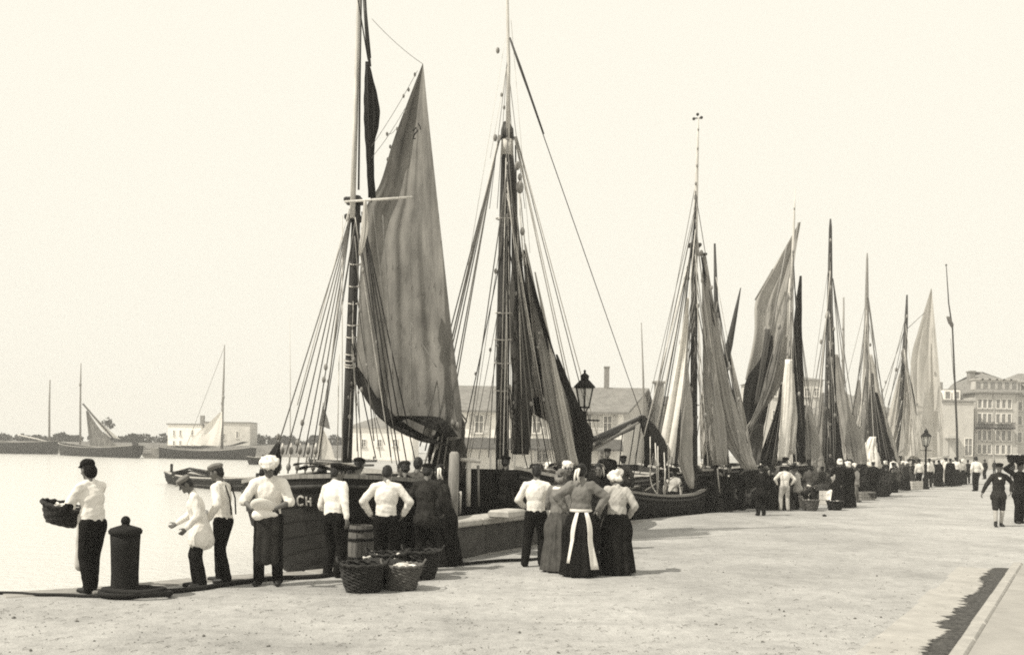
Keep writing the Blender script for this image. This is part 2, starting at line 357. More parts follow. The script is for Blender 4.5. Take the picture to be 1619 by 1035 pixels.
    if hem: e(pel + V3(0, 0, -.0), (.178, .138, .17)); c(pel + V3(.045, 0, -.02), .14, pel + V3(.06, -.01, -hem + .12), .165); c(pel + V3(-.045, 0, -.02), .14, pel + V3(-.06, -.01, -hem + .12), .165); c(pel + V3(0, .02, -.02), .14, pel + V3(0, .05, -hem + .12), .165); c(pel + V3(0, -.02, -.02), .14, pel + V3(0, -.04, -hem + .12), .155)
    else: e(up(0, 0, .04), (.166, .132, .12), B)
    fused({'shirt': 'shirt', 'blouse': 'blouse', 'coat': 'coat', 'smock': 'smock'}[top], P, vc, M[topm], root, 9, .006 * k * (1 if near < 3 else 0), 27)
    if cuff:                                                       # bare or dark lower sleeves
        for el, wr in ((elL, wL), (elR, wR)): P = []; c(el.lerp(wr, -.1), .064, wr, .048); fused('sleeve', P, vc, M[cuff], root, 2)
    if vest:
        P = []; e(up(0, .005, .33), (.183, .14, .21), B); e(up(0, 0, .12), (.18, .145, .15), B); fused('waistcoat', P, vc, M[vest], root, 2, .003, 20)
    if collar: P = []; c(up(-.09, .06, .50), .035, up(.09, .06, .50), .035); c(up(-.07, .04, .52), .03, up(-.01, -.12, .40), .022); c(up(.07, .04, .52), .03, up(.01, -.12, .40), .022); fused('kerchief', P, vh, M[collar], root, 2)
    # --- legs
    if legs == 'trousers':
        P = []; fl_ = .75 if top == 'smock' else 1.
        if top != 'smock': e(pel, (.168, .132, .14))
        else: e(pel + V3(0, .01, -.1), (.12, .09, .1))
        for a, kn, an in ((hipL, knL, anL), (hipR, knR, anR)): c(a, .112 * fl_, kn, .086); c(kn, .086, an + V3(0, .01, -.02), .074)
        fused('trousers', P, vc, M[bottom], root, 7, .003 * k * (1 if near < 3 else 0), 22)
        P = []
        for an, s in ((anL, 1), (anR, -1)): c(an + V3(0, .02, -.045), .047, an + V3(.02 * s, -.17, -.055), .036)
        fused('shoes', P, vh, M['leather'], root, 1)
    elif legs == 'breeches':
        P = []; e(pel, (.165, .13, .13))
        for a, kn in ((hipL, knL), (hipR, knR)): c(a, .105, kn + V3(0, 0, .02), .085)
        fused('breeches', P, vc, M[bottom], root, 3, .004 * k, 22); P = []
        for kn, an in ((knL, anL), (knR, anR)): c(kn + V3(0, 0, -.06), .062, an, .046)
        fused('stockings', P, vc, M['palecloth'], root, 2); P = []
        for an, s in ((anL, 1), (anR, -1)): c(an + V3(0, .02, -.045), .047, an + V3(.02 * s, -.17, -.055), .036); c(an, .05, an + V3(0, 0, .06), .048)
        fused('boots', P, vh, M['leather'], root, 1)
    else:                                                          # a gathered skirt to the ground
        n, nv, V = 96, 18, []; ph = RNG.uniform(0, 6.28, 4); zt = pel.z + .10
        for j in range(nv):
            v = j / (nv - 1); z = zt * (1 - v) + .035 * v; r = .145 + .16 * v ** .75 + .05 * math.sin(math.pi * min(1, v * 2.2)) * (v < .46)
            cx, cy = (up(0, 0, .1).x * (1 - v), up(0, 0, .1).y * (1 - v) + .02 * v)
            for i in range(n):
                q = 2 * math.pi * i / n; a = r * (1 + (.025 + .065 * v) * math.sin(9 * q + ph[0] + .6 * math.sin(2 * q + 2 * v)) + (.02 + .035 * v) * math.sin(17 * q + ph[1] + 2 * math.sin(q + v)) + .014 * math.sin(29 * q + 5 * v))
                V.append(((cx + a * 1.02 * math.cos(q)) * k, (cy + a * .9 * math.sin(q)) * k, z * k))
        Fc = [(j * n + n + i, j * n + n + (i + 1) % n, j * n + (i + 1) % n, j * n + i) for j in range(nv - 1) for i in range(n)] + [tuple(range(n))]
        mk('skirt', V, Fc, M[bottom], root, True, False)
        def panel(q0, q1, z0, z1, m, name, o=.02):                 # cloth lying on the skirt
            na, nz = 18, 12; V = []
            for j in range(nz):
                v = j / (nz - 1); z = z0 * (1 - v) + z1 * v; vv = (zt - z) / (zt - .035); r = .145 + .16 * max(vv, 0) ** .75 + .05 * math.sin(math.pi * min(1, max(vv, 0) * 2.2)) * (vv < .46) + o
                for i in range(na):
                    q = rad(q0[0] * (1 - v) + q0[1] * v + (q1[0] * (1 - v) + q1[1] * v - q0[0] * (1 - v) - q0[1] * v) * i / (na - 1))
                    a = r * (1 + (.015 + .05 * vv) * math.sin(9 * q + ph[0] + .6 * math.sin(2 * q + 2 * vv))); cy = up(0, 0, .1).y * (1 - vv) + .02 * vv
                    V.append((a * 1.02 * math.cos(q) * k, (a * .9 * math.sin(q) + cy) * k, z * k))
            Fc = [(j * na + i, j * na + i + 1, j * na + na + i + 1, j * na + na + i) for j in range(nz - 1) for i in range(na - 1)]
            o_ = mk(name, V, Fc, m, root, True, False); sd_ = o_.modifiers.new('s', 'SOLIDIFY'); sd_.thickness = .008
        if apron == 'back':                                        # an apron whose two edges reach round to the back, and its waistband
            panel((62, 40), (76, 53), zt - .03, .22, M['shirt'], 'apron'); panel((102, 117), (120, 142), zt - .03, .13, M['shirt'], 'apron')
            b = MB(); b.lathe(V3(up(0, 0, .1).x, up(0, 0, .1).y, zt - .005) * k, [(.165 * k, -.02 * k), (.175 * k, 0), (.165 * k, .025 * k)], 28, False, Matrix.Diagonal((1.03, .92, 1))); b.make('waistband', M['shirt'], root, True, False)
        elif apron: panel((-150, -140), (-30, -40), zt - .02, .12, M[apron], 'apron')
        P = []
        for s in (1, -1): c(V3(.09 * s, .02, .045), .045, V3(.1 * s, -.22, .035), .032)
        fused('shoes', P, vh, M['leather'], root, 1)
    if legs == 'trousers' and apron:                               # a long work apron over trousers
        P = []; c(pel + V3(-.08, -.10, .06), .075, pel + V3(-.09, -.13, -.58), .07); c(pel + V3(.08, -.10, .06), .075, pel + V3(.09, -.13, -.58), .07); c(pel + V3(0, -.12, .08), .075, pel + V3(0, -.16, -.58), .07)
        fused('apron', P, vc, M[apron], root, 4, .005, 18)
    # --- hair and hats
    P = []; hm = M[hairm]
    e(hd(0, .013, .02), (.085, .098, .106), Hd); e(hd(0, .05, -.03), (.07, .06, .07), Hd)
    if head == 'bun': e(hd(0, .10, .06), (.055, .05, .05), Hd)
    fused('hair', P, vh, hm, root, 2, .004 if near < 3 else 0, 60)
    P = []; hm2 = M[headm or 'dark']
    if head == 'cap': e(hd(0, .005, .085), (.105, .12, .045), Hd); e(hd(0, .01, .06), (.09, .105, .05), Hd); e(hd(0, -.105, .052), (.062, .055, .013), Hd); fused('cap', P, vh, hm2, root, 2, .003, 40)
    elif head == 'beret': e(hd(0, .02, .088), (.115, .125, .04), Hd); e(hd(0, .01, .06), (.088, .102, .045), Hd); fused('beret', P, vh, hm2, root, 2, .003, 30)
    elif head == 'sou': e(hd(0, .01, .075), (.095, .11, .075), Hd); e(hd(0, .06, -.03), (.09, .075, .11), Hd); e(hd(0, -.02, .05), (.105, .12, .018), Hd); fused('hat', P, vh, hm2, root, 2, .003, 30)
    elif head == 'wrap': e(hd(0, .0, .075), (.125, .135, .085), Hd); e(hd(.03, .06, .03), (.09, .09, .09), Hd); e(hd(0, -.06, .06), (.10, .08, .05), Hd); e(hd(-.07, .07, .02), (.06, .06, .07), Hd); e(hd(.09, .02, .08), (.05, .07, .05), Hd); fused('head_cloth', P, vh, hm2, root, 2, .013, 30)
    elif head == 'bonnet':
        e(hd(0, .02, .055), (.10, .11, .09), Hd); e(hd(.06, .05, -.02), (.05, .06, .06), Hd); e(hd(-.06, .05, -.02), (.05, .06, .06), Hd); e(hd(0, .09, -.06), (.09, .04, .05), Hd); e(hd(.03, -.05, .1), (.05, .04, .03), Hd); e(hd(-.04, .10, .08), (.05, .05, .05), Hd); fused('bonnet', P, vh, hm2, root, 2, .010, 40)
    elif head == 'straw':
        b = MB(); b.lathe((hd(0, 0, .05)) * k, [(.07 * k, .01), (.185 * k, -.008 * k), (.19 * k, 0), (.10 * k, .02 * k), (.098 * k, .075 * k), (.085 * k, .09 * k), (.02 * k, .09 * k)], 22, True, Hd); b.make('hat', M['straw'], root, True, False)
        b = MB(); b.lathe((hd(0, 0, .05)) * k, [(.103 * k, .02 * k), (.103 * k, .048 * k)], 22, False, Hd); b.make('hat_band', M['dark'], root, True, False)
    if head == 'bun' and near < 3:                                 # ribbon ends of a bow
        for s in (1, -1): b = MB(); b.tube([hd(.02, .11, .03) * k, hd(.05 + .02 * s, .15, -.01) * k, hd(.07 + .02 * s, .16, -.1) * k, hd(.06 + .04 * s, .14, -.2) * k], [.014 * k, .02 * k, .018 * k, .012 * k], 6); b.make('ribbon', M['shirt'], root, True, False)
    if braces:
        for s in (1, -1):
            b = MB(); b.tube([up(.07 * s, .165, .06) * k, up(.085 * s, .168, .3) * k, up(.09 * s, .12, .5) * k], .012 * k, 5); b.make('brace', M['dark2'], root, True, False)
    root['_k'] = k; del root['_k']
    return root
def at(x, y, z=0):                                                 # feet at a pixel of the photograph, on the quay
    return G(x, y, z)
def tall(x, yf, yt):                                               # height of a figure from its feet and crown pixels
    p = G(x, yf); return (yf - yt) / F * p.y
# ------------------------------------------------------------------ setting: quay, water, shores
WL = -.5                                                           # water level
EDGE_PX = [(0, 938), (200, 925), (300, 915), (480, 903), (560, 895), (720, 876), (860, 856), (1000, 822), (1150, 808), (1250, 795), (1440, 768)]
EDGE = [Vector((-30, 3.2, 0)), Vector((-12, 9.2, 0))] + [G(x, y) for x, y in EDGE_PX] + [Vector((31.5, 69, 0))]
END = [Vector((-9, 74, 0)), Vector((-26, 120, 0)), Vector((-30, 420, 0))]              # head of the basin, then the far bank of the inlet
def edge_at(px):                                                   # point of the quay edge under a photo column
    for a, b in zip(EDGE, EDGE[1:]):
        xa, xb = PX(a)[0], PX(b)[0]
        if a.y > 4 and xa <= px <= xb:
            lo, hi = 0., 1.
            for _ in range(40):
                m = (lo + hi) / 2; lo, hi = (m, hi) if PX(a.lerp(b, m))[0] < px else (lo, m)
            return a.lerp(b, lo)
m = bpy.data.materials.new('trodden_quay_earth'); m.use_nodes = True; n = m.node_tree; L = n.links; bs = n.nodes['Principled BSDF']
bs.inputs['Roughness'].default_value = .95; bs.inputs['Specular IOR Level'].default_value = .1
tc = n.nodes.new('ShaderNodeTexCoord')
def nz(sc, st=(1, 1, 1), dt=6, ro=.6):
    mp = n.nodes.new('ShaderNodeMapping'); mp.inputs['Scale'].default_value = st; L.new(tc.outputs['Object'], mp.inputs[0])
    q = n.nodes.new('ShaderNodeTexNoise'); q.inputs['Scale'].default_value = sc; q.inputs['Detail'].default_value = dt; q.inputs['Roughness'].default_value = ro; L.new(mp.outputs[0], q.inputs['Vector']); return q.outputs['Fac']
def ramp(src, a, b, ca, cb):
    r = n.nodes.new('ShaderNodeValToRGB'); e = r.color_ramp.elements; e[0].position = a; e[1].position = b; e[0].color = (ca, ca, ca, 1); e[1].color = (cb, cb, cb, 1); L.new(src, r.inputs[0]); return r.outputs[0]
def mul(a, b):
    q = n.nodes.new('ShaderNodeMix'); q.data_type = 'RGBA'; q.blend_type = 'MULTIPLY'; q.inputs[0].default_value = 1; L.new(a, q.inputs[6]); L.new(b, q.inputs[7]); return q.outputs[2]
col = mul(mul(mul(ramp(nz(.16, (.7, .8, 1)), .35, .65, .32, .45), ramp(nz(.8, (.8, .7, 1), 9, .78), .36, .6, .77, 1.07)), ramp(nz(6, (1, .8, 1), 8, .8), .34, .58, .80, 1.06)), mul(ramp(nz(.5, (.45, 1.5, 1), 7, .7), .56, .72, 1.0, .76), ramp(nz(38, (1, 1, 1), 3), .32, .44, .62, 1.0)))
tn = n.nodes.new('ShaderNodeMix'); tn.data_type = 'RGBA'; tn.blend_type = 'MULTIPLY'; tn.inputs[0].default_value = 1; tn.inputs[7].default_value = (1, .985, .95, 1); L.new(col, tn.inputs[6]); L.new(tn.outputs[2], bs.inputs['Base Color'])
bp = n.nodes.new('ShaderNodeBump'); bp.inputs['Strength'].default_value = .5; bp.inputs['Distance'].default_value = .03
ad = n.nodes.new('ShaderNodeMath'); ad.operation = 'ADD'; L.new(nz(5, (1, 1, 1), 8, .7), ad.inputs[0]); L.new(nz(40, (1, 1, 1), 3), ad.inputs[1]); L.new(ad.outputs[0], bp.inputs['Height']); L.new(bp.outputs[0], bs.inputs['Normal'])
EARTH = m
line = EDGE + END
V = [(p.x, p.y, 0) for p in line] + [(500, 420, 0), (500, -40, 0), (-30, -40, 0)]
me = bpy.data.meshes.new('quay_ground'); me.from_pydata(V, [], [tuple(range(len(V)))[::-1]]); me.materials.append(EARTH); me.update()
q = bpy.data.objects.new('quay_ground', me); COL.objects.link(q); tag(q, kind='structure')
if me.polygons[0].normal.z < 0: me.flip_normals()
b = MB()                                                           # the vertical quay wall under the edge
for a, c in zip(line, line[1:]):
    b.add([(a.x, a.y, -.004), (c.x, c.y, -.004), (c.x, c.y, -3), (a.x, a.y, -3)], [(0, 1, 2, 3)])
qw = b.make('quay_wall', M['stone']); tag(qw, kind='structure')
base = mat('coping_granite', .27, .9, .2, 4, .4, 30)
rnd = random.Random(3)
near = EDGE[1:10]
for a, c in zip(near, near[1:]):                                   # coping stones along the edge, one by one
    L_ = (c - a).length; t = 0; dr = (c - a).normalized(); nn = Vector((dr.y, -dr.x, 0))
    if a.y > 33: continue
    while t < L_ - .25:
        l = min(rnd.uniform(.85, 1.3), L_ - t); cc = a + dr * (t + l / 2) + nn * .21
        MB().box((cc.x, cc.y, -.075 + rnd.uniform(0, .012)), (l - .025, .44, .17), math.atan2(dr.y, dr.x), .018).make('coping_stone', base, qw); t += l
# water
wm = bpy.data.materials.new('harbour_water'); wm.use_nodes = True; n = wm.node_tree; L = n.links; bs = n.nodes['Principled BSDF']
bs.inputs['Base Color'].default_value = (.58, .57, .54, 1); bs.inputs['Roughness'].default_value = .16; bs.inputs['IOR'].default_value = 1.33; bs.inputs['Specular IOR Level'].default_value = .5
tc = n.nodes.new('ShaderNodeTexCoord'); bp = n.nodes.new('ShaderNodeBump'); bp.inputs['Strength'].default_value = .6; bp.inputs['Distance'].default_value = .10
ad = n.nodes.new('ShaderNodeMath'); ad.operation = 'ADD'; L.new(nz(.9, (1, 2.2, 1), 4), ad.inputs[0]); L.new(nz(5, (1, 2, 1), 3), ad.inputs[1]); L.new(ad.outputs[0], bp.inputs['Height']); L.new(bp.outputs[0], bs.inputs['Normal'])
wt = mk('water', [(-500, -5, WL), (60, -5, WL), (60, 500, WL), (-500, 500, WL)], [(0, 1, 2, 3)], wm, None, False); tag(wt, kind='structure')
# far shore: a low bank with hedges and trees
def shore_pt(x, d): X, Z = ray(x, 700); return X * d
bank = [(-420, 215), (-150, 206), (-70, 204), (-48, 200), (-34, 190), (-31, 175)]
V, Fc = [], []
for i, (x, y) in enumerate(bank):
    for dy, z in ((0, WL - .3), (1.0, .6), (3.5, 1.7), (9, 2.1), (240, 2.6)): V.append((x, y + dy, z))
for i in range(len(bank) - 1):
    for k in range(4): Fc.append((i * 5 + k, i * 5 + 5 + k, i * 5 + 6 + k, i * 5 + 1 + k))
fs = mk('far_shore', V, Fc, mat('bank_earth', .13, .95, .35, .6, .4, 3), None, False); tag(fs, kind='structure')
def leaves(name, blobs, n, size, seed, parent=None, world=True, m='leaf'):
    """many small leaf-clump faces through the volume of a few blobs (centre, radii)"""
    g = np.random.default_rng(seed); b = MB(); vol = np.array([c[1][0] * c[1][1] * c[1][2] for c in blobs]); pick = g.choice(len(blobs), n, p=vol / vol.sum())
    for i in pick:
        c, r = blobs[i]; d = g.normal(size=3); d /= np.linalg.norm(d); p = np.array(c) + d * np.array(r) * g.uniform(.35, 1.05) ** .6
        a = g.normal(size=3); a /= np.linalg.norm(a); t = np.cross(a, g.normal(size=3)); t /= np.linalg.norm(t); q = np.cross(a, t); s = size * g.uniform(.5, 1.3)
        b.add([p - t * s, p - q * s * .6, p + t * s, p + q * s * .7], [(0, 1, 2, 3)])
    return mk(name, b.v, b.f, M[m], parent, False, world)
bl = []; g = np.random.default_rng(5)
for x in np.arange(-130, -30, 1.9):
    yy = 216 + g.uniform(-3, 3) if x > -62 else 220 + g.uniform(-4, 4)
    bl.append(((x, yy, 2.6 + g.uniform(-.2, .4)), (1.9, 1.8, 1.0 + g.uniform(-.5, .8))))
hd_ = leaves('far_hedge', bl, 9000, .42, 6); tag(hd_, kind='stuff')
def tree(name, label, x, y, z, h, r, n=900, size=.16, group=None, seed=1):
    t = thing(name, label, 'tree', (x, y, z), group); g = np.random.default_rng(seed)
    MB().tube([(x, y, z), (x + .04 * h, y, z + h * .4), (x + .02 * h, y, z + h * .8)], [.03 * h, .022 * h, .008 * h], 7).make('trunk', M['midMast'], t, True)
    for k in range(4):
        a = g.uniform(0, 6.28); z0 = z + h * g.uniform(.35, .6); MB().tube([(x + .03 * h, y, z0), (x + math.cos(a) * r * .7, y + math.sin(a) * r * .7, z0 + h * .25)], [.012 * h, .004 * h], 5).make('branch', M['midMast'], t, True)
    leaves('crown', [((x + g.uniform(-.6, .6) * r, y + g.uniform(-.6, .6) * r, z + h * g.uniform(.62, .95)), (r * g.uniform(.35, .6),) * 2 + (h * .12,)) for _ in range(8)], n, size, seed, t)
    return t
p = W(168, 694, 214); tree('tree', 'lone umbrella shaped tree above the hedge on the far shore', p.x, p.y, 2.2, 5.2, 1.5, 260, .26, seed=4)

# ------------------------------------------------------------------ buildings
def window(parent, x, y, z, w_, h_, m='wall', shutters=False, arch=False, bars=True, deep=.12):
    """a window in a wall facing -y: frame, panes set back, sill; parent is a wall thing"""
    b = MB(); f = .07
    for sx in (-1, 1): b.box((x + sx * (w_ / 2 - f / 2), y - .02, z), (f, .09, h_))
    for sz in (-1, 1): b.box((x, y - .02, z + sz * (h_ / 2 - f / 2)), (w_ - 2 * f - .004, .08, f))
    if bars: b.box((x, y - .02, z), (.05, .06, h_ - 2 * f - .004)); b.box((x, y - .015, z + .1 * h_), (w_ - 2 * f - .004, .045, .045))
    o = b.make('window', M['wall'], parent); MB().box((x, y + .02, z), (w_ - 2 * f, .02, h_ - 2 * f)).make('pane', M['pane'], o)
    MB().box((x, y - .06, z - h_ / 2 - .05), (w_ + .2, .16, .09)).make('sill', M['palestone'], o)
    if shutters:
        for s in (-1, 1):
            b = MB(); b.box((x + s * (w_ * .78), y - .045, z), (w_ * .5, .05, h_))
            for k in range(6): b.box((x + s * (w_ * .78), y - .075, z - h_ * .4 + k * h_ * .16), (w_ * .42, .02, h_ * .06))
            b.make('shutter', M['shutter'], o)
    return o
# long fish hall on the head of the basin, behind the two near boats
d0 = 78.; bx = lambda x: (x - CX) / F * d0
r = thing('market_hall', 'long pale market hall with grey roof and lean-to behind the two nearest boats', 'building', (bx(865), d0, 0))
x0, x1 = bx(690), bx(1012); zt = lambda y, x=865: W(x, y, d0).z
ez, rz_ = zt(648), zt(606); sc = d0 / F
# wall with real openings is modelled as wall slab + recessed windows set proud of a dark reveal
ec = bx(985); fx = W(1031, 700, d0 + 8).x; rx = W(1016, 700, d0 + 4).x
MB().add([(x0, d0, 0), (ec, d0, 0), (fx, d0 + 8, 0), (x0, d0 + 8, 0), (x0, d0, ez), (ec, d0, ez), (fx, d0 + 8, ez), (x0, d0 + 8, ez)], [(0, 1, 5, 4), (2, 3, 7, 6), (3, 0, 4, 7)]).make('wall', M['wall'], r)
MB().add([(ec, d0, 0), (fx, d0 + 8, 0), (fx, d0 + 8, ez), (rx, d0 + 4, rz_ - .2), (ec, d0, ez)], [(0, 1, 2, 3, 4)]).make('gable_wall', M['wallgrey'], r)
V = [(x0 - .3, d0 - .5, ez - .1), (ec + .35, d0 - .5, ez - .1), (rx + .5, d0 + 4, rz_), (x0 - .3, d0 + 4, rz_), (x0 - .3, d0 + 8.5, ez - .1), (fx + .4, d0 + 8.5, ez - .1)]
V = V + [(a, b_, c - .18) for a, b_, c in V]
MB().add(V, [(0, 1, 2, 3), (3, 2, 5, 4), (6, 9, 8, 7), (9, 10, 11, 8), (0, 6, 7, 1), (1, 7, 8, 2), (2, 8, 11, 5), (4, 10, 9, 3), (3, 9, 6, 0), (5, 11, 10, 4)]).make('roof', M['slate'], r)
a0 = ec + .4
lz = zt(693); lz2 = zt(709)
V = [(x0, d0 - .05, lz), (a0 - .5, d0 - .05, lz), (a0 - .5, d0 - 1.1, lz2), (x0, d0 - 1.1, lz2)]; V += [(x, y, z - .12) for x, y, z in V]
MB().add(V, [(0, 3, 2, 1), (4, 5, 6, 7), (0, 1, 5, 4), (1, 2, 6, 5), (2, 3, 7, 6), (3, 0, 4, 7)]).make('lean_to_roof', M['darkroof'], r)
for px in (700, 738, 776, 814, 846, 884, 918, 946): x = bx(px); MB().box((x, d0 - .98, (lz2 - .12) / 2), (.16, .16, lz2 - .13), 0, .02).make('post', M['wood'], r)
for px, py, ph_ in ((715, 670, 30), (757, 670, 30), (848, 670, 30), (893, 670, 30), (928, 670, 36)): window(r, bx(px), d0 - .03, zt(py, px), 15 * sc, ph_ * sc, shutters=True)
for px, py in ((730, 724), (857, 718), (905, 722)): window(r, bx(px), d0 - .03, zt(py, px), 18 * sc, 26 * sc)
window(r, bx(960), d0 - .03, zt(670), 15 * sc, 30 * sc, shutters=True); window(r, bx(955), d0 - .03, zt(720), 18 * sc, 26 * sc)
cp = W(959, 607, d0 + 4); MB().box((cp.x, d0 + 4, rz_ + .65), (.42, .5, 2.1), 0, .03).box((cp.x, d0 + 4, rz_ + 1.75), (.5, .58, .12)).make('chimney', M['brick'], r)

# plain stores further along the head of the basin
def block(name, label, px0, px1, ytop, d, depth, wallm, roofm, rooftop, group=None, wins=(), cat='building', hip=1.5, over=.3):
    x0, x1 = W(px0, 720, d).x, W(px1, 720, d).x; pm = (px0 + px1) / 2; ez = W(pm, ytop, d).z; rz_ = W(pm, rooftop, d).z
    r = thing(name, label, cat, ((x0 + x1) / 2, d, 0), group)
    MB().box(((x0 + x1) / 2, d + depth / 2, ez / 2), (x1 - x0, depth, ez), 0, .02).make('wall', M[wallm], r)
    V = [(x0 - over, d - over, ez), (x1 + over, d - over, ez), (x1 + over, d + depth + over, ez), (x0 - over, d + depth + over, ez), (x0 + hip, d + depth / 2, rz_), (x1 - hip, d + depth / 2, rz_)]
    MB().add(V, [(0, 1, 5, 4), (1, 2, 5), (2, 3, 4, 5), (3, 0, 4), (3, 2, 1, 0)]).make('roof', M[roofm], r)
    for px, py, w_, h_ in wins: window(r, W(px, py, d).x, d - .03, W(px, py, d).z, w_ * d / F, h_ * d / F)
    return r
block('warehouse', 'broad pale store with low hipped roof behind the masts right of centre', 1318, 1424, 652, 112, 14, 'wallgrey', 'slate', 617, wins=[(1340, 672, 9, 14), (1365, 672, 9, 14), (1390, 672, 9, 14), (1412, 672, 9, 14), (1352, 705, 10, 18), (1400, 705, 10, 18)], hip=4)
block('warehouse', 'tall dim store behind the masts with a flat grey roof', 1205, 1300, 600, 125, 12, 'wallgrey', 'slate', 586, wins=[(1276, 620, 9, 14), (1291, 620, 9, 14), (1276, 655, 9, 14), (1291, 655, 9, 14), (1225, 620, 9, 14), (1225, 655, 9, 14)], hip=3)
r = block('shed', 'low dark-roofed shed between the long hall and the third boat', 1030, 1100, 640, 84, 8, 'wallgrey', 'darkroof', 622, hip=1.2, wins=[(1060, 680, 12, 18), (1085, 680, 12, 18)])
c_ = W(1042, 606, 83.0); MB().box((c_.x, 83.0, c_.z / 2), (.75, .7, c_.z), 0, .03).make('chimney', M['brick'], r); MB().box((c_.x, 83.0, c_.z + .1), (1.1, .95, .2), 0, .02).make('chimney_cap', M['stone'], r)
block('shed', 'low hip-roofed pale shed across the water, left of the market hall', 548, 652, 676, 135, 9, 'wall', 'slate', 655, hip=4.2, wins=[(575, 700, 8, 12), (600, 700, 8, 12), (625, 700, 8, 12)])

# white house on the far shore
d = 205.; f_ = lambda x: W(x, 700, d).x
r = thing('house', 'small white house with flat roof on the far shore behind a moored boat', 'house', (f_(328), d, 2.0))
zb, z1, z2 = 1.6, W(290, 671, d).z, W(360, 668, d).z
MB().box(((f_(265) + f_(318)) / 2, d + 3, (zb + z1) / 2), (f_(318) - f_(265), 6, z1 - zb), 0, .02).make('wall', M['wall'], r)
MB().box(((f_(322) + f_(391)) / 2, d + 4, (zb + z2) / 2), (f_(391) - f_(318) - .01, 6, z2 - zb), 0, .02).make('wall', M['wallgrey'], r)
MB().box(((f_(265) + f_(318)) / 2, d + 3, z1 + .12), (f_(318) - f_(265) + .5, 6.5, .24)).make('roof', M['slate'], r)
MB().box(((f_(322) + f_(391)) / 2, d + 4, z2 + .122), (f_(391) - f_(318) - .2, 6.5, .24)).make('roof', M['slate'], r)
for px, py, ww, hh in ((275, 684, 3.2, 9), (285, 684, 3.2, 9), (304, 684, 3.2, 9), (275, 700, 3.2, 8), (285, 700, 3.2, 8), (304, 700, 3.2, 8), (334, 690, 4, 10), (373, 687, 4.5, 11), (352, 690, 4, 10)):
    window(r, f_(px), d + (.97 if px > 320 else -.03), W(px, py, d).z, ww * d / F, hh * d / F, bars=False)
c_ = W(313, 663, d); MB().box((c_.x, d + 3, c_.z), (.8, .8, 2.0), 0, .05).make('chimney', M['brick'], r)

# tall houses at the end of the quay
d = 130.; f_ = lambda x: W(x, 700, d).x; zz = lambda y: W(1575, y, d).z
def house_front(r, xa, xb, cols, rows, d, zc, zr, dorm=0, chim=()):
    w_ = xb - xa
    MB().box(((xa + xb) / 2, d + 5, zc / 2), (w_, 10, zc), 0, .03).make('wall', M['townwall'], r)
    MB().box(((xa + xb) / 2, d + 4.9, zc + .2), (w_ + .8, 10.8, .4), 0, .08).make('cornice', M['stone'], r)
    V = [(xa, d, zc + .4), (xb, d, zc + .4), (xb, d + 10, zc + .4), (xa, d + 10, zc + .4), (xa + 1.0, d + 1.1, zr), (xb - 1.0, d + 1.1, zr), (xb - 1, d + 9, zr), (xa + 1, d + 9, zr), (xa + 3.4, d + 5, zr + 1.5), (xb - 3.4, d + 5, zr + 1.5)]
    MB().add(V, [(0, 1, 5, 4), (1, 2, 6, 5), (2, 3, 7, 6), (3, 0, 4, 7), (4, 5, 9, 8), (5, 6, 9), (6, 7, 8, 9), (7, 4, 8), (3, 2, 1, 0)]).make('roof', M['slate'], r)
    for i in range(dorm):
        x = xa + w_ * (i + .5) / dorm; b = MB(); zc_ = (zc + zr) / 2 + .25; b.box((x, d + .75, zc_), (1.0, 1.1, 1.35), 0, .03); b.box((x, d + .7, zc_ + .75), (1.3, 1.4, .14))
        o = b.make('dormer', M['townwall'], r); MB().box((x, d + .19, zc_ - .05), (.62, .03, .95)).make('pane', M['pane'], o)
    for z, h_ in rows:
        for x in cols: window(r, x, d - .03, z, .66, h_ * .8, bars=False)
    for x, dz in chim: MB().box((x, d + 3.5, zr + dz), (.7, 1.0, 2.2), 0, .04).box((x, d + 3.5, zr + dz + 1.15), (.9, 1.2, .2)).make('chimney', M['brick'], r)
xa, xb = f_(1541), f_(1609)
r = thing('townhouse', 'tall pale house with mansard roof, dormers and iron balconies at the quay end', 'house', ((xa + xb) / 2, d, 0))
cols = [f_(x) for x in (1548, 1556, 1564, 1577, 1586, 1595)]
house_front(r, xa, xb, cols, [(zz(638), 1.7), (zz(661), 1.7), (zz(688), 1.9), (zz(710), 1.7)], d, zz(622), zz(600), 6, [(f_(1553), .2)])
for a_, b_ in ((1541, 1567), (1572, 1600)):
    bb = MB(); bb.box(((f_(a_) + f_(b_)) / 2, d - .45, zz(677)), (f_(b_) - f_(a_), .9, .16))
    for k in range(15): bb.box((f_(a_) + .07 + (f_(b_) - f_(a_) - .14) * k / 14, d - .86, zz(672.5)), (.05, .05, .8))
    bb.box(((f_(a_) + f_(b_)) / 2, d - .86, zz(668)), (f_(b_) - f_(a_), .07, .07)); bb.make('balcony', M['iron'], r)
for px in (1541.5, 1570, 1607): MB().box((f_(px), d - .06, zz(622) / 2), (.22, .12, zz(622) - .3)).make('pilaster', M['palestone'], r)
r = thing('townhouse', 'next pale house at the right edge of the view with a hidden lower front', 'house', (f_(1640), d, 0))
house_front(r, f_(1612), f_(1720), [f_(x) for x in (1624, 1640, 1656, 1672, 1688, 1704)], [(zz(640), 1.7), (zz(663), 1.7), (zz(690), 1.9)], d + 2, zz(624), zz(600), 6)
d2 = 128.5; g_ = lambda x: W(x, 700, d2).x; z3 = lambda y: W(1515, y, d2).z
r = thing('townhouse', 'narrow blank-walled house with two attic dormers beside the flagpole', 'house', (g_(1515), d2, 0))
MB().box(((g_(1489) + g_(1539)) / 2, d2 + 4, z3(635) / 2), (g_(1539) - g_(1489), 8, z3(635)), 0, .03).make('wall', M['wallgrey'], r)
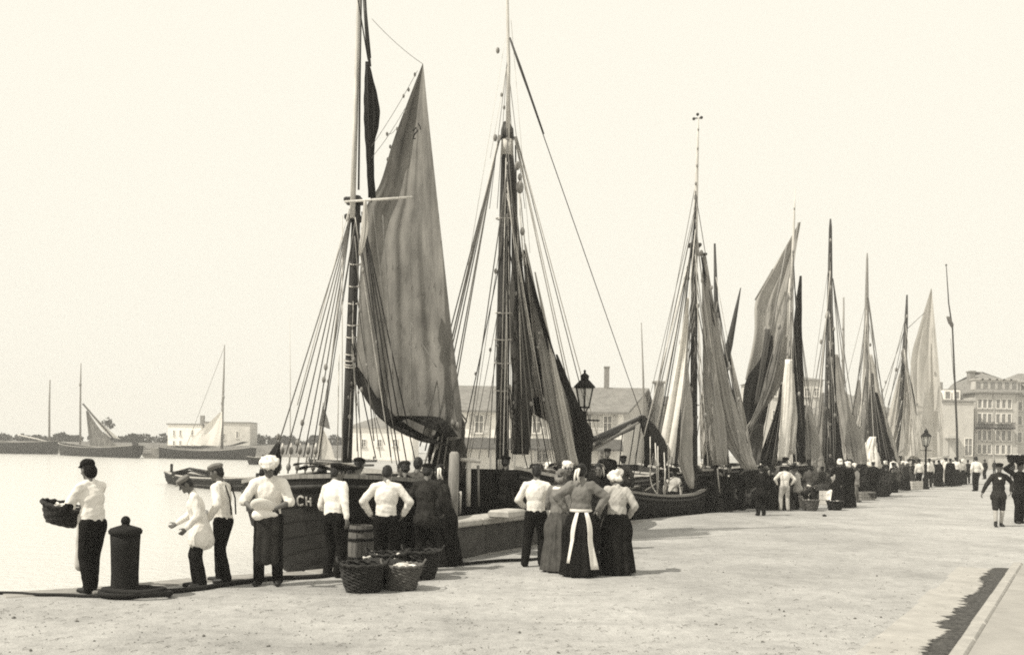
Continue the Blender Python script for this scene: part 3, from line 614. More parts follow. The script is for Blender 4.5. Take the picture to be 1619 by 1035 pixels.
MB().box(((g_(1489) + g_(1539)) / 2, d2 + 4, z3(635) + .12), (g_(1539) - g_(1489) + .4, 8.4, .24), 0, .05).make('cornice', M['stone'], r)
V = [(g_(1491), d2 + .4, z3(633)), (g_(1526), d2 + .4, z3(633)), (g_(1526), d2 + 7, z3(633)), (g_(1491), d2 + 7, z3(633)), (g_(1494), d2 + 1.2, z3(614)), (g_(1525), d2 + 1.2, z3(614)), (g_(1525), d2 + 6, z3(614)), (g_(1494), d2 + 6, z3(614))]
MB().add(V, [(0, 1, 5, 4), (1, 2, 6, 5), (2, 3, 7, 6), (3, 0, 4, 7), (4, 5, 6, 7), (3, 2, 1, 0)]).make('roof', M['slate'], r)
for px in (1499, 1513): b = MB(); b.box((g_(px), d2 + .8, z3(624)), (1.0, 1.0, 1.3), 0, .03); o = b.make('dormer', M['wall'], r); MB().box((g_(px), d2 + .28, z3(624)), (.6, .03, .9)).make('pane', M['pane'], o)
MB().box((g_(1498), d2 + 3, z3(611)), (.8, 1, 1.6), 0, .04).make('chimney', M['brick'], r)
b = MB(); b.box((g_(1503), d2 - .5, z3(690)), (1.6, 1.0, .5), 0, .04); b.box((g_(1497.5), d2 - .06, z3(706)), (.18, .14, 2.8)); b.make('porch', M['shutter'], r)
window(r, g_(1531), d2 - .03, z3(706), 1.1, 2.4)
block('house', 'low pale house between the sail and the narrow house far behind the crowd', 1424, 1494, 668, 150, 10, 'wallgrey', 'slate', 650, hip=3, wins=[(1450, 690, 8, 13), (1475, 690, 8, 13)], cat='house')
p = G(1573, 738); tree('tree', 'small dark clipped tree in front of the mansard-roofed house', p.x, p.y, 0, W(1573, 694, p.y).z, .62, 900, .13, seed=9)
# ------------------------------------------------------------------ boats
def boat(name, label, bow, stern, beam, zs, group=None, strakes=9, hullm='hull', transom=.55, keel=-1.0, railm='rail'):
    """a clinker hull from bow to stern (ground places); zs = gunwale height at stern, midships, bow above the quay level"""
    bow, stern = Vector((bow[0], bow[1], 0)), Vector((stern[0], stern[1], 0)); Lg = (bow - stern).length; ax = (bow - stern).normalized(); sd = Vector((ax.y, -ax.x, 0))
    mid = (bow + stern) / 2; r = thing(name, label, 'boat', (mid.x, mid.y, WL), group)
    def half(t): return beam / 2 * (transom + (1 - transom) * math.sin(math.pi / 2 * min(t / .45, 1))) if t < .45 else beam / 2 * max(1 - ((t - .45) / .55) ** 3.4, 0) ** .62
    def top(t): return zs[1] + ((zs[0] - zs[1]) * (1 - t / .45) ** 2 if t < .45 else (zs[2] - zs[1]) * ((t - .45) / .55) ** 2)
    def surf(t, s, side, off=0.):
        kz = keel + .5 * max(0, (t - .8) / .2) ** 2 + .25 * max(0, (.2 - t) / .2); z = kz + (top(t) - kz) * s
        y = half(t) * (1 - (1 - s) ** (2.6 - .4 * t)) * (.97 + .03 * s) + off + .03; x = Lg * t + (.35 * (s - .6) * max(0, (t - .75) / .25))
        return stern + ax * x + sd * y * side + Vector((0, 0, z))
    r['_'] = 0; del r['_']
    ts = np.r_[np.linspace(0, .7, 15), np.linspace(.73, 1, 14)]; lv = []
    for i in range(strakes): lv += [(i / strakes, .022), ((i + 1) / strakes - .004, 0.0)]
    b = MB()
    for side in (1, -1):
        V = [surf(t, s, side, o_) for t in ts for s, o_ in lv]; n = len(lv)
        b.add(V, [((i * n + j, i * n + j + 1, i * n + n + j + 1, i * n + n + j) if side < 0 else (i * n + n + j, i * n + n + j + 1, i * n + j + 1, i * n + j)) for i in range(len(ts) - 1) for j in range(n - 1)])
    ring = [surf(0, s, 1) for s, _ in lv] + [surf(0, s, -1) for s, _ in lv][::-1]; b.add(ring, [tuple(range(len(ring)))])
    b.make('hull', M[hullm], r, False)
    V = []; dk = .42
    for t in ts[:-1]:
        for k in (-1, 0, 1): p = surf(t, .999, 1 if k >= 0 else -1); c0 = stern + ax * (p - stern).dot(ax); V.append(Vector((c0.x, c0.y, 0)) + sd * k * max(half(t) - .04, .01) + Vector((0, 0, top(t) - dk + .05 * (k == 0))))
    b = MB(); b.add(V, [(i * 3 + j, i * 3 + j + 1, i * 3 + 4 + j, i * 3 + 3 + j) for i in range(len(ts) - 2) for j in (0, 1)])
    b.make('deck', M['deck'], r)
    for side in (1, -1):                                           # bulwark inside and the rail on top
        b = MB(); V = []
        for t in ts[:-3]: V += [surf(t, 1.0, side, -.07), surf(t, 1.0, side, -.07) - Vector((0, 0, dk))]
        b.add(V, [(i * 2, i * 2 + 1, i * 2 + 3, i * 2 + 2) for i in range(len(ts) - 4)]); b.make('bulwark', M['mast'], r)
        b = MB(); V = []
        for t in ts:
            p = surf(t, 1.0, side)
            for o_, z in ((-.10, -.01), (-.10, .055), (.045, .055), (.045, -.01)): V.append(p + sd * side * o_ + Vector((0, 0, z)))
        b.add(V, [(i * 4 + k, i * 4 + (k + 1) % 4, i * 4 + 4 + (k + 1) % 4, i * 4 + 4 + k) for i in range(len(ts) - 1) for k in range(4)] + [(0, 1, 2, 3)]); b.make('gunwale', M[railm], r)
        b = MB(); b.tube([surf(t, .93, side, .03) for t in ts], .035, 6); b.make('rubbing_strake', M['mast'], r, True)
    b = MB(); b.tube([surf(1, .0, 1, -.03), surf(1, .4, 1, -.03), surf(1, .8, 1, -.03), surf(1, 1.0, 1, -.03) + Vector((0, 0, .22))], .09, 8); b.make('stem_post', M['hull'], r, True)
    b = MB(); p = surf(0, .5, 1); c0 = Vector((stern.x, stern.y, 0)) - ax * .12; b.box((c0.x, c0.y, WL + .4), (.3, .07, 1.6), math.atan2(ax.y, ax.x), .02); b.make('rudder', M['hull'], r)
    r_info = dict(surf=surf, top=top, half=half, ax=ax, sd=sd, L=Lg, stern=stern, bow=bow)
    return r, r_info
def hoops(r, pts, m='palerope'):
    """rope hoops round a mast: (photo x, y, distance, half width px)"""
    for x, y, d, h in pts:
        c = W(x, y, d); R = h * d / F; b = MB(); b.tube([c + Vector((R * math.cos(a), R * math.sin(a), .015 * math.sin(a) + .01 * math.cos(2 * a))) for a in np.linspace(0, 6.2832, 15)], .014, 5, False); b.make('mast_hoop', M[m], r, True)
def block_(r, x, y, d, s=.075):                                    # a wooden pulley block
    c = W(x, y, d); b = MB(); b.add(*ell_mesh(c, (s * .6, s * .7, s), None, 10, 6)); o = b.make('block', M['midMast'], r, True)
def lettering(r, info, text, side, strokes_px, width=.017, m='paint', off=.026):
    """painted characters on the hull: pixel strokes laid onto the planks"""
    grid = [(t, s) for t in np.linspace(.6, .99, 330) for s in np.linspace(.45, 1, 170)]
    pts = [PX(info['surf'](t, s, side)) for t, s in grid]; P = np.array(pts)
    for ch, strokes in zip(text, strokes_px):
        b = MB()
        for st in strokes:
            Q = []
            for x, y in catmull(st, max(len(st) * 4, 6)):
                k = int(np.argmin((P[:, 0] - x) ** 2 + (P[:, 1] - y) ** 2)); t, s = grid[k]; Q.append(info['surf'](t, s, side, off + .012))
            b.tube(Q, width, 6)
        b.make('painted_letter', M[m], r, True)

FLEET = 'sailing boats moored along the quay'
# --- boat 1: end on to us at the quay, big grey sail
r, inf = boat('sailing_boat', 'nearest sailing boat with big grey hanging sail and dark hull lettered CH', (-2.72, 14.75), (-3.65, 23.5), 3.8, (1.25, 1.15, 1.42), FLEET, railm='midMast')
B1 = r
d = 17.5
spar(r, 'mast', [(547, 752, d, 8.5), (553, 590, d, 8), (560, 420, d, 7.5), (564, 310, d, 6.5)], 'mast')
spar(r, 'topmast', [(557, 345, d - .15, 4.5), (562, 190, d - .15, 4), (567, 0, d - .15, 3.2), (571, -120, d - .15, 1.5)], 'paleMast')
spar(r, 'topmast_pole', [(567, 300, d - .25, 1.6), (569, 120, d - .25, 1.6), (572, -60, d - .25, 1.2)], 'mast', 8)
MB().box(W(560, 318, d), (.34, .3, .1), 0, .03).make('masthead_cap', M['mast'], r); MB().box(W(559, 345, d), (.3, .26, .12), 0, .03).make('masthead_cap', M['mast'], r)
spar(r, 'crosstree', [(545, 319, d - .3, 2), (600, 315.5, d - .3, 2.2), (652, 311.5, d - .35, 1.8)], 'paleMast', 8)
hoops(r, [(561, 418, d, 9), (560, 453, d, 9), (559, 480, d, 9), (558, 514, d, 9), (556, 533, d, 9.5), (555, 560, d, 10), (554, 576, d, 10), (554.5, 570, d, 10.5), (555, 580, d, 10)])
SL = sail(r, 'foresail', [(668, 101), (645, 160), (622, 222), (601, 290), (578, 332), (570, 420), (566, 500), (562, 580)], [(669, 101), (679, 200), (692, 320), (704, 430), (714, 520), (724, 600), (730, 650), (729, 692)], 19.0, 'grey', .45, 4, .04, 60, 90, dr=18.2, foot=52, wr=.035)
reef_points(r, SL, .62, 13); reef_points(r, SL, .76, 14); reef_points(r, SL, .89, 14, .14)
bundle(r, 'rolled_foot', [(561, 580, 18.9, 5), (575, 608, 18.9, 10), (600, 645, 18.8, 13), (630, 672, 18.6, 14), (662, 690, 18.3, 13), (690, 699, 18.0, 10), (712, 705, 17.9, 5)], 'dark', 5, .14, .9, twist=2.5)
bundle(r, 'sail_folds', [(618, 668, 18.5, 5), (640, 658, 18.4, 16), (668, 660, 18.2, 22), (695, 675, 18.0, 16), (716, 690, 17.9, 8)], 'dark', 6, .35, .5, nv=24)
bundle(r, 'furled_topsail', [(580, 98, 17.3, 2.5), (583, 120, 17.3, 6), (587, 160, 17.3, 10), (588, 195, 17.3, 9.5), (585, 225, 17.3, 6.5), (585, 260, 17.3, 5.5), (588, 312, 17.3, 5.5)], SM['dark'], 6, .22, .8)
spar(r, 'topsail_yard', [(574, -40, 17.2, 3), (580, 60, 17.2, 2.6), (585, 105, 17.2, 2.2)], 'mast', 8)
for a, b_ in (((566, 0, 17.1), (582, 95, 17.2)), ((577, -5, 17.1), (586, 92, 17.2)), ((580, 100, 17.2), (587, 320, 17.2))): rope(r, 'halyard', a, b_, .012, m='tarrope')
for x2, y2, dd in ((437, 712, 15.6), (452, 718, 16.2), (468, 716, 16.6), (480, 722, 17.2), (492, 726, 17.8), (503, 730, 18.4)): rope(r, 'shroud', (556, 335, 17.4), (x2, y2, dd), .012, m='rope')
for x2, y2, dd in ((470, 640, 16.7), (506, 720, 18.6)): rope(r, 'halyard', (552, 330, 17.3), (x2, y2, dd), .009, m='palerope')
for x2, y2, dd in ((618, 722, 16.5), (632, 735, 17), (645, 742, 17.6), (660, 745, 18.4)): rope(r, 'shroud', (572, 335, 17.2), (x2, y2, dd), .012, m='tarrope')
for a, b_ in (((536, 560, 17), (533, 740, 17.3)), ((541, 340, 17.3), (541, 740, 17.3))): rope(r, 'halyard', a, b_, .010, m='palerope')
for a, b_ in (((668, 101, 17.6), (588, 30, 17.1)), ((660, 112, 17.7), (587, 232, 17.2)), ((640, 172, 17.8), (587, 250, 17.2)), ((625, 205, 17.9), (610, 210, 17.5))): rope(r, 'brail', a, b_, .005, .05, m='rope')
for x, y in ((656, 118), (646, 142), (638, 152), (641, 178), (628, 204), (612, 212), (617, 232), (613, 252)): block_(r, x, y, 17.7, .04)
for a, b_ in (((605, 340, 17), (622, 600, 16.9)), ((590, 330, 17), (612, 520, 16.9)), ((650, 510, 16.8), (690, 580, 16.6)), ((650, 510, 16.8), (650, 660, 16.8)), ((572, 360, 17), (590, 500, 17))): rope(r, 'sheet', a, b_, .009, .02, m='rope')
MB().tube([W(x, y, 18.08) for x, y in ((653, 207), (658, 202), (660, 207), (655, 213), (653, 220), (657, 219))], .014, 6).make('sail_mark', M['hull'], r, True)
MB().tube([W(x, y, 18.06) for x, y in ((661, 195), (664, 200), (665, 205))], .011, 6).make('sail_mark', M['hull'], r, True)
bundle(r, 'hanging_pennant', [(577, 318, 17, 2), (577, 360, 17, 5), (572, 392, 17, 4), (568, 404, 17, 1)], SM['pale'], 4, .3, .7, nv=14)
for x, y in ((440, 690), (470, 700), (478, 668), (515, 580), (512, 600)): block_(r, x, y, 16.4, .06)
for x in (446, 460, 474, 487, 499):                                 # lanyards with deadeyes between shrouds and rail
    rope(r, 'lanyard', (x + 1, 700, 16.4), (x - 5, 748, 16.4), .016, m='palerope'); block_(r, x, 712, 16.3, .07); block_(r, x - 4, 738, 16.3, .07)
bundle(r, 'anchor_tackle', [(440, 700, 15.4, 3), (432, 722, 15.3, 9), (424, 748, 15.2, 12), (430, 762, 15.2, 6)], M['hull'], 5, .35, .8, nv=16)
lettering(r, inf, 'CH', 1, [[[(484, 786), (479, 784), (475, 788), (475, 794), (478, 798), (484, 797)]], [[(489, 785), (489, 799)], [(496, 786), (496, 800)], [(489, 792), (496, 793)]]])
spar(r, 'boom', [(500, 729, 16.0, 2.2), (560, 735, 16.4, 2.2), (591, 735, 16.6, 1.8)], 'midMast', 8)
spar(r, 'oar', [(552, 770, 15.4, 1.6), (590, 760, 15.6, 2), (600, 757, 15.7, 2.4)], 'mast', 8)

# --- boat 2: thick dark mast, dark sails and bowsprit
r, inf = boat('sailing_boat', 'second sailing boat with thick dark mast, bowsprit and dark hanging sails', (2.0, 26.2), (-.75, 18.9), 3.3, (1.50, 1.20, 1.5), FLEET)
B2 = r; d = 20.5
spar(r, 'mast', [(794, 752, d, 10.5), (795, 560, d, 10.5), (798, 380, d, 9.8), (801, 250, d, 8.8), (802, 246, d, 8.8)], 'mast', 16)
spar(r, 'masthead', [(802, 246, d, 10), (802, 220, d, 10)], 'paleMast', 14); spar(r, 'mast_step', [(792, 742, d - .24, 5), (792, 726, d - .24, 5)], 'paleMast', 8)
spar(r, 'mast_cap', [(802, 221, d, 11), (802, 205, d, 10), (800, 193, d, 5)], 'mast', 14)
spar(r, 'topmast', [(803, 222, d - .1, 4), (804, 100, d - .1, 3), (802, 0, d - .1, 2.5), (801, -90, d - .1, 1.5)], 'paleMast', 10)
hoops(r, [(797, 346, d, 13), (796, 495, d, 13), (795, 537, d, 13.5), (795, 574, d, 13.5), (794, 617, d, 13)])
for k, (x2, y2, dd) in enumerate(((664, 705, 18.2), (672, 712, 18.5), (680, 700, 18.8), (690, 690, 19.2), (700, 700, 19.8), (712, 660, 20.4))): rope(r, 'shroud', (792 - k * .6, 214, 20.4), (x2, y2, dd), .014, m='rope')
for x2, y2, dd in ((678, 690, 18.7), (700, 600, 19)): rope(r, 'halyard', (787, 222, 20.3), (x2, y2, dd), .011, m='palerope')
for k, (x2, y2, dd) in enumerate(((905, 640, 22), (915, 690, 22.4), (925, 712, 22.8), (938, 690, 23.2), (945, 690, 23.6))): rope(r, 'shroud', (813 + k, 216, 20.6), (x2, y2, dd), .012, m='rope' if k % 2 else 'palerope')
rope(r, 'forestay', (806, 62, 20.4), (1016, 662, 29), .011, m='tarrope')
spar(r, 'gaff_end', [(806, 60, 20.3, 1.5), (822, 105, 20.3, 2.2), (845, 170, 20.3, 1.6), (860, 212, 20.3, .9)], 'mast', 8)
for x2 in (770, 782, 812, 826): rope(r, 'topmast_stay', (802, 95, 20.4), (x2 + 4, 330, 20.4), .007, m='rope')
for a, b_ in (((799, 60, 20.4), (740, 420, 19.5)), ((800, 110, 20.4), (775, 250, 20)), ((808, 30, 20.4), (838, 400, 21))): rope(r, 'topmast_stay', a, b_, .005, m='palerope')
for x, y, s in ((787, 80, .07), (818, 262, .10), (822, 296, .14), (822, 280, .08), (826, 366, .09), (783, 218, .08), (797, 170, .05), (793, 150, .05)): block_(r, x, y, 20.3, s)
rope(r, 'halyard', (820, 300, 20.4), (828, 420, 20.4), .014, m='palerope'); rope(r, 'halyard', (815, 230, 20.4), (818, 520, 20.4), .016, m='tarrope'); rope(r, 'halyard', (800, 250, 20.1), (790, 735, 20.1), .010, m='palerope')
bundle(r, 'furled_mainsail', [(812, 300, 20.9, 1.5), (817, 400, 20.9, 6), (821, 500, 20.9, 11), (825, 600, 20.9, 12), (824, 670, 20.9, 12), (821, 718, 20.9, 10)], SM['tan'], 7, .45, .6)
bundle(r, 'furled_mainsail', [(809, 240, 20.9, 2), (812, 300, 20.9, 3), (813, 400, 20.9, 3.5), (814, 560, 20.9, 4), (813, 716, 20.9, 4)], SM['dark'], 5, .4, .6)
sail(r, 'jib', [(826, 395), (832, 480), (836, 560), (835, 640), (870, 668), (925, 693)], [(829, 395), (850, 470), (868, 530), (888, 590), (914, 640), (940, 692)], 21.3, 'dark', .15, 4, .06, 30, 44, dr=20.5)
bundle(r, 'brailed_sail', [(830, 385, 21, 1), (846, 480, 20.9, 5), (868, 580, 20.7, 10), (888, 660, 20.5, 15), (903, 738, 20.4, 17)], SM['mid'], 8, .5, .5)
for a, b_ in (((829, 395, 20.9), (880, 735, 21.2)), ((831, 400, 20.9), (893, 735, 21.2)), ((834, 410, 20.9), (908, 735, 21.3)), ((838, 430, 20.9), (925, 730, 21.5)), ((822, 300, 20.5), (846, 560, 20.9)), ((815, 216, 20.6), (826, 720, 20.4))): rope(r, 'brail', a, b_, .013, m='palerope')
bundle(r, 'brailed_sail', [(846, 430, 20.9, .8), (872, 560, 20.6, 3), (893, 660, 20.3, 5), (908, 735, 20.2, 6)], SM['pale'], 5, .5, .6)
bundle(r, 'brailed_sail', [(880, 560, 20.8, 1), (905, 640, 20.5, 7), (920, 690, 20.4, 12), (924, 742, 20.3, 9)], SM['dark'], 6, .5, .6)
bundle(r, 'torn_flap', [(842, 560, 21, 3), (840, 600, 20.9, 6), (845, 628, 20.9, 4)], SM['mid'], 4, .3, .6, nv=12)
spar(r, 'bowsprit', [(918, 712, 25.0, 10), (955, 693, 26.6, 9), (990, 673, 28.2, 8), (1017, 659, 29.2, 5)], 'midMast', 12)
spar(r, 'jib_boom', [(935, 695, 25.4, 4), (975, 678, 27, 4.5), (1016, 659, 29, 3.5)], 'mast', 10)
bundle(r, 'lashed_jib', [(940, 694, 25.2, 5), (965, 685, 26, 7), (985, 672, 27.4, 6), (1012, 661, 28.8, 4)], SM['dark'], 5, .3, .9, nv=20)
bundle(r, 'lashed_jib', [(1014, 657, 28.8, 4), (1024, 672, 28.7, 10), (1037, 695, 28.6, 12), (1046, 722, 28.5, 8), (1050, 740, 28.4, 2)], SM['dark'], 5, .3, .7, nv=20)
bundle(r, 'lashed_jib', [(1018, 668, 28.6, 4), (1026, 700, 28.5, 6), (1024, 728, 28.4, 5), (1020, 738, 28.4, 2)], SM['dark'], 5, .3, .7, nv=16)
for a, b_ in (((1004, 672, 28.4), (990, 760, 27.6)), ((1014, 665, 28.6), (1000, 765, 27.5)), ((985, 680, 27.6), (975, 770, 26.4)), ((1028, 690, 28.4), (1028, 760, 28)), ((1040, 705, 28.4), (1041, 772, 28)), ((1050, 715, 28.4), (1052, 765, 28))): rope(r, 'bobstay', a, b_, .016, m='palerope' if a[0] > 1020 else 'tarrope')
rope(r, 'loose_line', (1028, 740, 28.2), (1042, 785, 27.6), .02, mid=((1030, 765, 28),), m='palerope')
for k in range(5): spar(r, 'stowed_pole', [(915 + k * 9, 712 - k * 3, 24.6 + k * .2, 2.5), (985 + k * 6, 676 - k * 2 + (k % 2) * 6, 27.5, 2)], 'mast' if k % 2 else 'midMast', 7)
spar(r, 'crutch', [(740, 800, 18.4, 4), (741, 730, 18.4, 4)], 'paleMast', 8); spar(r, 'crutch', [(728, 726, 18.4, 3), (742, 727, 18.4, 3.5), (760, 729, 18.4, 3)], 'paleMast', 8)
spar(r, 'crutch', [(727, 812, 18.2, 2), (728, 776, 18.2, 2.2)], 'paleMast', 8); spar(r, 'crutch', [(757, 800, 18.6, 2), (756, 735, 18.6, 2)], 'midMast', 8)
bundle(r, 'gathered_sheets', [(712, 640, 18.8, 6), (718, 670, 18.7, 14), (715, 700, 18.6, 16), (718, 745, 18.6, 10), (716, 770, 18.6, 5)], SM['tan'], 7, .5, .7)
bundle(r, 'gathered_sheets', [(703, 650, 18.6, 3), (700, 690, 18.5, 9), (690, 725, 18.4, 10), (688, 745, 18.4, 4)], SM['dark'], 6, .5, .7)
for a, b_ in (((722, 645, 18.5), (738, 665, 18.5)), ((738, 665, 18.5), (728, 682, 18.5)), ((706, 655, 18.4), (690, 740, 18.2)), ((712, 660, 18.4), (700, 745, 18.2)), ((684, 690, 18.3), (668, 745, 17.9)), ((693, 690, 18.3), (678, 745, 17.9)), ((726, 690, 18.5), (732, 740, 18.5))): rope(r, 'sheet', a, b_, .018, m='palerope' if int(a[0]) % 2 else 'rope')
for x, y in ((683, 665), (676, 678), (716, 668), (723, 672), (690, 705)): block_(r, x, y, 18.2, .07)

# --- boat 3
def edge_off(px, o, along=0):
    p = edge_at(px); q_ = edge_at(px + 8); t = (q_ - p).normalized(); return p + Vector((-t.y, t.x, 0)) * o + t * along
p0, p1 = edge_off(992, 1.75), edge_off(1165, 1.75)
r, inf = boat('sailing_boat', 'third sailing boat with low dark hull and pale narrow sails hanging by a black mast', (p0.x, p0.y), (p1.x, p1.y), 3.0, (.85, .55, .95), FLEET, railm='midMast')
B3 = r; d = 30.
spar(r, 'mast', [(1096, 775, d, 6), (1097, 600, d, 5.5), (1098, 410, d, 5), (1099, 395, d, 5)], 'mast')
spar(r, 'topmast', [(1099, 420, d - .1, 4), (1100, 330, d - .1, 3.4), (1103, 230, d - .1, 2), (1104, 186, d - .1, 1.2)], 'paleMast', 8)  # pale colour stands in for overexposure against the sky
b = MB(); 
for x, y, s in ((1103, 181, .05), (1097, 188, .05), (1109, 186, .05)): b.add(*ell_mesh(W(x, y, d - .1), (s, s, s), None, 8, 6))
b.tube([W(1096, 187, d - .1), W(1110, 187, d - .1)], .018, 5); b.make('masthead_ornament', M['mast'], r, True)
for x, y, s in ((1100, 312, .10), (1099, 330, .08), (1099, 361, .09), (1098, 383, .12), (1098, 392, .1), (1109, 400, .1), (1097, 465, .14), (1098, 478, .1), (1104, 205, .05), (1103, 235, .05), (1102, 262, .06), (1100, 290, .06), (1096, 520, .1), (1088, 440, .08)): block_(r, x, y, d - .2, s)
MB().box(W(1098, 388, d), (.4, .3, .12), 0, .03).box(W(1105, 402, d), (.5, .16, .08), 0, .02).make('crosstree', M['mast'], r)
for k, (x2, y2, dd) in enumerate(((1018, 690, 28.4), (1026, 690, 28.8), (1034, 700, 29.2), (1043, 700, 29.6))): rope(r, 'shroud', (1096, 385, d), (x2, y2, dd), .018, m='rope' if k % 2 else 'palerope')
rope(r, 'backstay', (1098, 300, d), (1030, 660, 28.6), .012, m='rope')
for x2, y2, dd in ((1150, 700, 31), (1172, 740, 31.4), (1186, 745, 31.8)): rope(r, 'shroud', (1108, 400, d), (x2, y2, dd), .018, m='tarrope')
bundle(r, 'hanging_sail', [(1086, 500, 29.5, 3), (1080, 580, 29.4, 8), (1080, 660, 29.3, 13), (1082, 720, 29.2, 12), (1090, 755, 29.1, 8), (1094, 772, 29.1, 3)], SM['mid'], 5, .15, .5)
sail(r, 'hanging_sail', [(1086, 470), (1072, 560), (1055, 640), (1043, 705), (1052, 718)], [(1090, 470), (1084, 560), (1076, 640), (1068, 700), (1064, 722)], 28.7, M['shirt'], .1, 2, .04, 12, 30)
spar(r, 'sprit', [(1076, 585, 29.1, 2.4), (1073, 690, 29, 2.6), (1068, 738, 29, 2.6)], 'mast', 8)
bundle(r, 'brailed_sail', [(1113, 405, 30.2, 2), (1117, 500, 30.2, 6), (1124, 600, 30.2, 10), (1132, 670, 30.2, 13), (1138, 735, 30.2, 11)], SM['mid'], 6, .28, .5)
bundle(r, 'brailed_sail', [(1116, 420, 30.5, 2), (1130, 540, 30.5, 7), (1148, 640, 30.5, 12), (1165, 700, 30.5, 13), (1188, 742, 30.5, 9)], SM['mid'], 7, .35, .5)
bundle(r, 'brailed_sail', [(1120, 560, 30.8, 3), (1116, 640, 30.8, 8), (1113, 700, 30.8, 6), (1110, 725, 30.8, 2)], SM['pale'], 5, .3, .5)
sail(r, 'dark_foot', [(1124, 665), (1118, 700), (1110, 735)], [(1127, 665), (1132, 700), (1136, 738)], 30.9, 'dark', .1, 2, .04, 12, 16)
for a, b_ in (((1020, 775, 28), (1043, 760, 28.2)), ((1036, 700, 28.4), (1040, 785, 28)), ((1050, 785, 28.1), (1052, 740, 28.2)), ((1058, 765, 28.5), (1056, 700, 28.6)), ((1134, 740, 30), (1138, 778, 30))): rope(r, 'lanyard', a, b_, .02, m='palerope')

# --- boats behind, each with its own masts and sails
def moored(px, off, beam, L_, zs, label, hullm='hull'):
    p = edge_off(px, off); q_ = edge_off(px + 6, off); t = (q_ - p).normalized(); n_ = Vector((-t.y, t.x, 0)); a = (n_ * .9 + t * .45).normalized()
    return boat('sailing_boat', label, (p.x, p.y), (p.x + a.x * L_, p.y + a.y * L_), beam, zs, FLEET, 7, hullm)[0]
r = moored(1150, .5, 2.8, 8, (1.1, .9, 1.3), 'sailing boat with a thin black mast and leaning dark spar, hidden behind the third boat'); d = 36
spar(r, 'mast', [(1150, 740, d, 4), (1140, 600, d, 4), (1132, 470, d, 3.5), (1130, 385, d, 1.6)], 'mast', 8)
spar(r, 'leaning_spar', [(1140, 610, 35.5, 4), (1153, 545, 35.5, 5.5), (1164, 490, 35.5, 3), (1171, 455, 35.5, .8)], 'mast', 8)
rope(r, 'shroud', (1152, 550, 35.5), (1168, 690, 35.5), .035, m='tarrope'); rope(r, 'shroud', (1133, 470, d), (1150, 560, d), .015)
sail(r, 'hanging_sail', [(1152, 555), (1160, 640), (1166, 700)], [(1155, 555), (1175, 640), (1190, 720)], 36, 'mid', .1, 2, .05, 12, 20)
r = moored(1215, .4, 3.0, 8, (1.3, 1.0, 1.4), 'fourth sailing boat with tall faded sail above dark sails and a white furled strip'); d = 39
spar(r, 'mast', [(1243, 750, d, 5), (1247, 600, d, 4.6), (1250, 460, d, 4.2), (1252, 440, d, 4)], 'paleMast', 10)
spar(r, 'topmast', [(1251, 470, d - .1, 3), (1254, 390, d - .1, 2.4), (1256, 330, d - .1, 1.4), (1257, 298, d - .1, .8)], 'paleMast', 8)  # topmast coloured pale as if washed out by the bright sky
for x, y, s in ((1252, 455, .14), (1250, 470, .12), (1253, 440, .1), (1254, 398, .08), (1256, 330, .06), (1232, 516, .13), (1210, 520, .1)): block_(r, x, y, d - .3, s)
SL = sail(r, 'topsail', [(1264, 351), (1243, 388), (1222, 425), (1195, 474), (1192, 531), (1178, 600)], [(1266, 351), (1258, 400), (1253, 440), (1250, 480), (1249, 540), (1246, 610)], d + .6, 'mid', .15, 3, .06, 30, 50)
reef_points(r, SL, .55, 9, .25, 'tarrope')
for a, b_ in (((1244, 388, d + .3), (1212, 560, d + .1)), ((1262, 352, d + .3), (1226, 600, d)), ((1222, 425, d + .3), (1194, 474, d + .3))): spar(r, 'yard', [(*a, 1.2), (*b_, 1.4)], 'midMast', 6)
sail(r, 'mainsail', [(1218, 530), (1200, 570), (1180, 600), (1174, 640), (1175, 700)], [(1222, 530), (1222, 600), (1215, 640), (1205, 680), (1180, 705)], d + .2, 'dark', .2, 2, .06, 18, 30)  # dark colour stands in for shade over the tall sail's lower part
sail(r, 'mainsail', [(1240, 560), (1228, 640), (1212, 690), (1196, 735)], [(1246, 560), (1247, 640), (1243, 700), (1240, 745)], d + .5, 'dark', .2, 3, .06, 18, 30)
sail(r, 'staysail', [(1240, 530), (1215, 600), (1192, 655), (1172, 685)], [(1245, 530), (1243, 580), (1225, 625), (1178, 682)], d - .5, 'mid', .15, 2, .04, 18, 26)
sail(r, 'hanging_sail', [(1196, 670), (1178, 690), (1172, 738)], [(1208, 670), (1205, 710), (1198, 738)], d - .3, 'tan', .1, 2, .04, 12, 16)
bundle(r, 'furled_strip', [(1247, 568, d - 1.4, 5), (1245, 620, d - 1.4, 7), (1241, 680, d - 1.4, 8.5), (1237, 728, d - 1.4, 7)], M['shirt'], 4, .2, .5, nv=20)
bundle(r, 'furled_strip', [(1252, 590, d - 1.3, 3), (1254, 660, d - 1.3, 6), (1251, 718, d - 1.3, 5)], SM['pale'], 4, .2, .5, nv=18)
bundle(r, 'brailed_sail', [(1266, 436, d + .3, 1.5), (1262, 500, d + .3, 5), (1260, 600, d + .3, 7), (1262, 680, d + .3, 9), (1264, 730, d + .3, 9)], SM['dark'], 6, .3, .6)
bundle(r, 'brailed_sail', [(1215, 520, d - .4, 3), (1206, 580, d - .4, 4), (1196, 640, d - .4, 3)], SM['tan'], 5, .3, .6, nv=18)
bundle(r, 'brailed_sail', [(1236, 520, d - .6, 3), (1222, 590, d - .6, 5), (1204, 640, d - .6, 6), (1184, 678, d - .6, 3)], SM['grey'], 5, .3, .6, nv=18)
for x2, y2, dd in ((1290, 720, 41), (1296, 735, 41), (1282, 700, 41)): rope(r, 'shroud', (1256, 450, d), (x2, y2, dd), .018, m='rope')
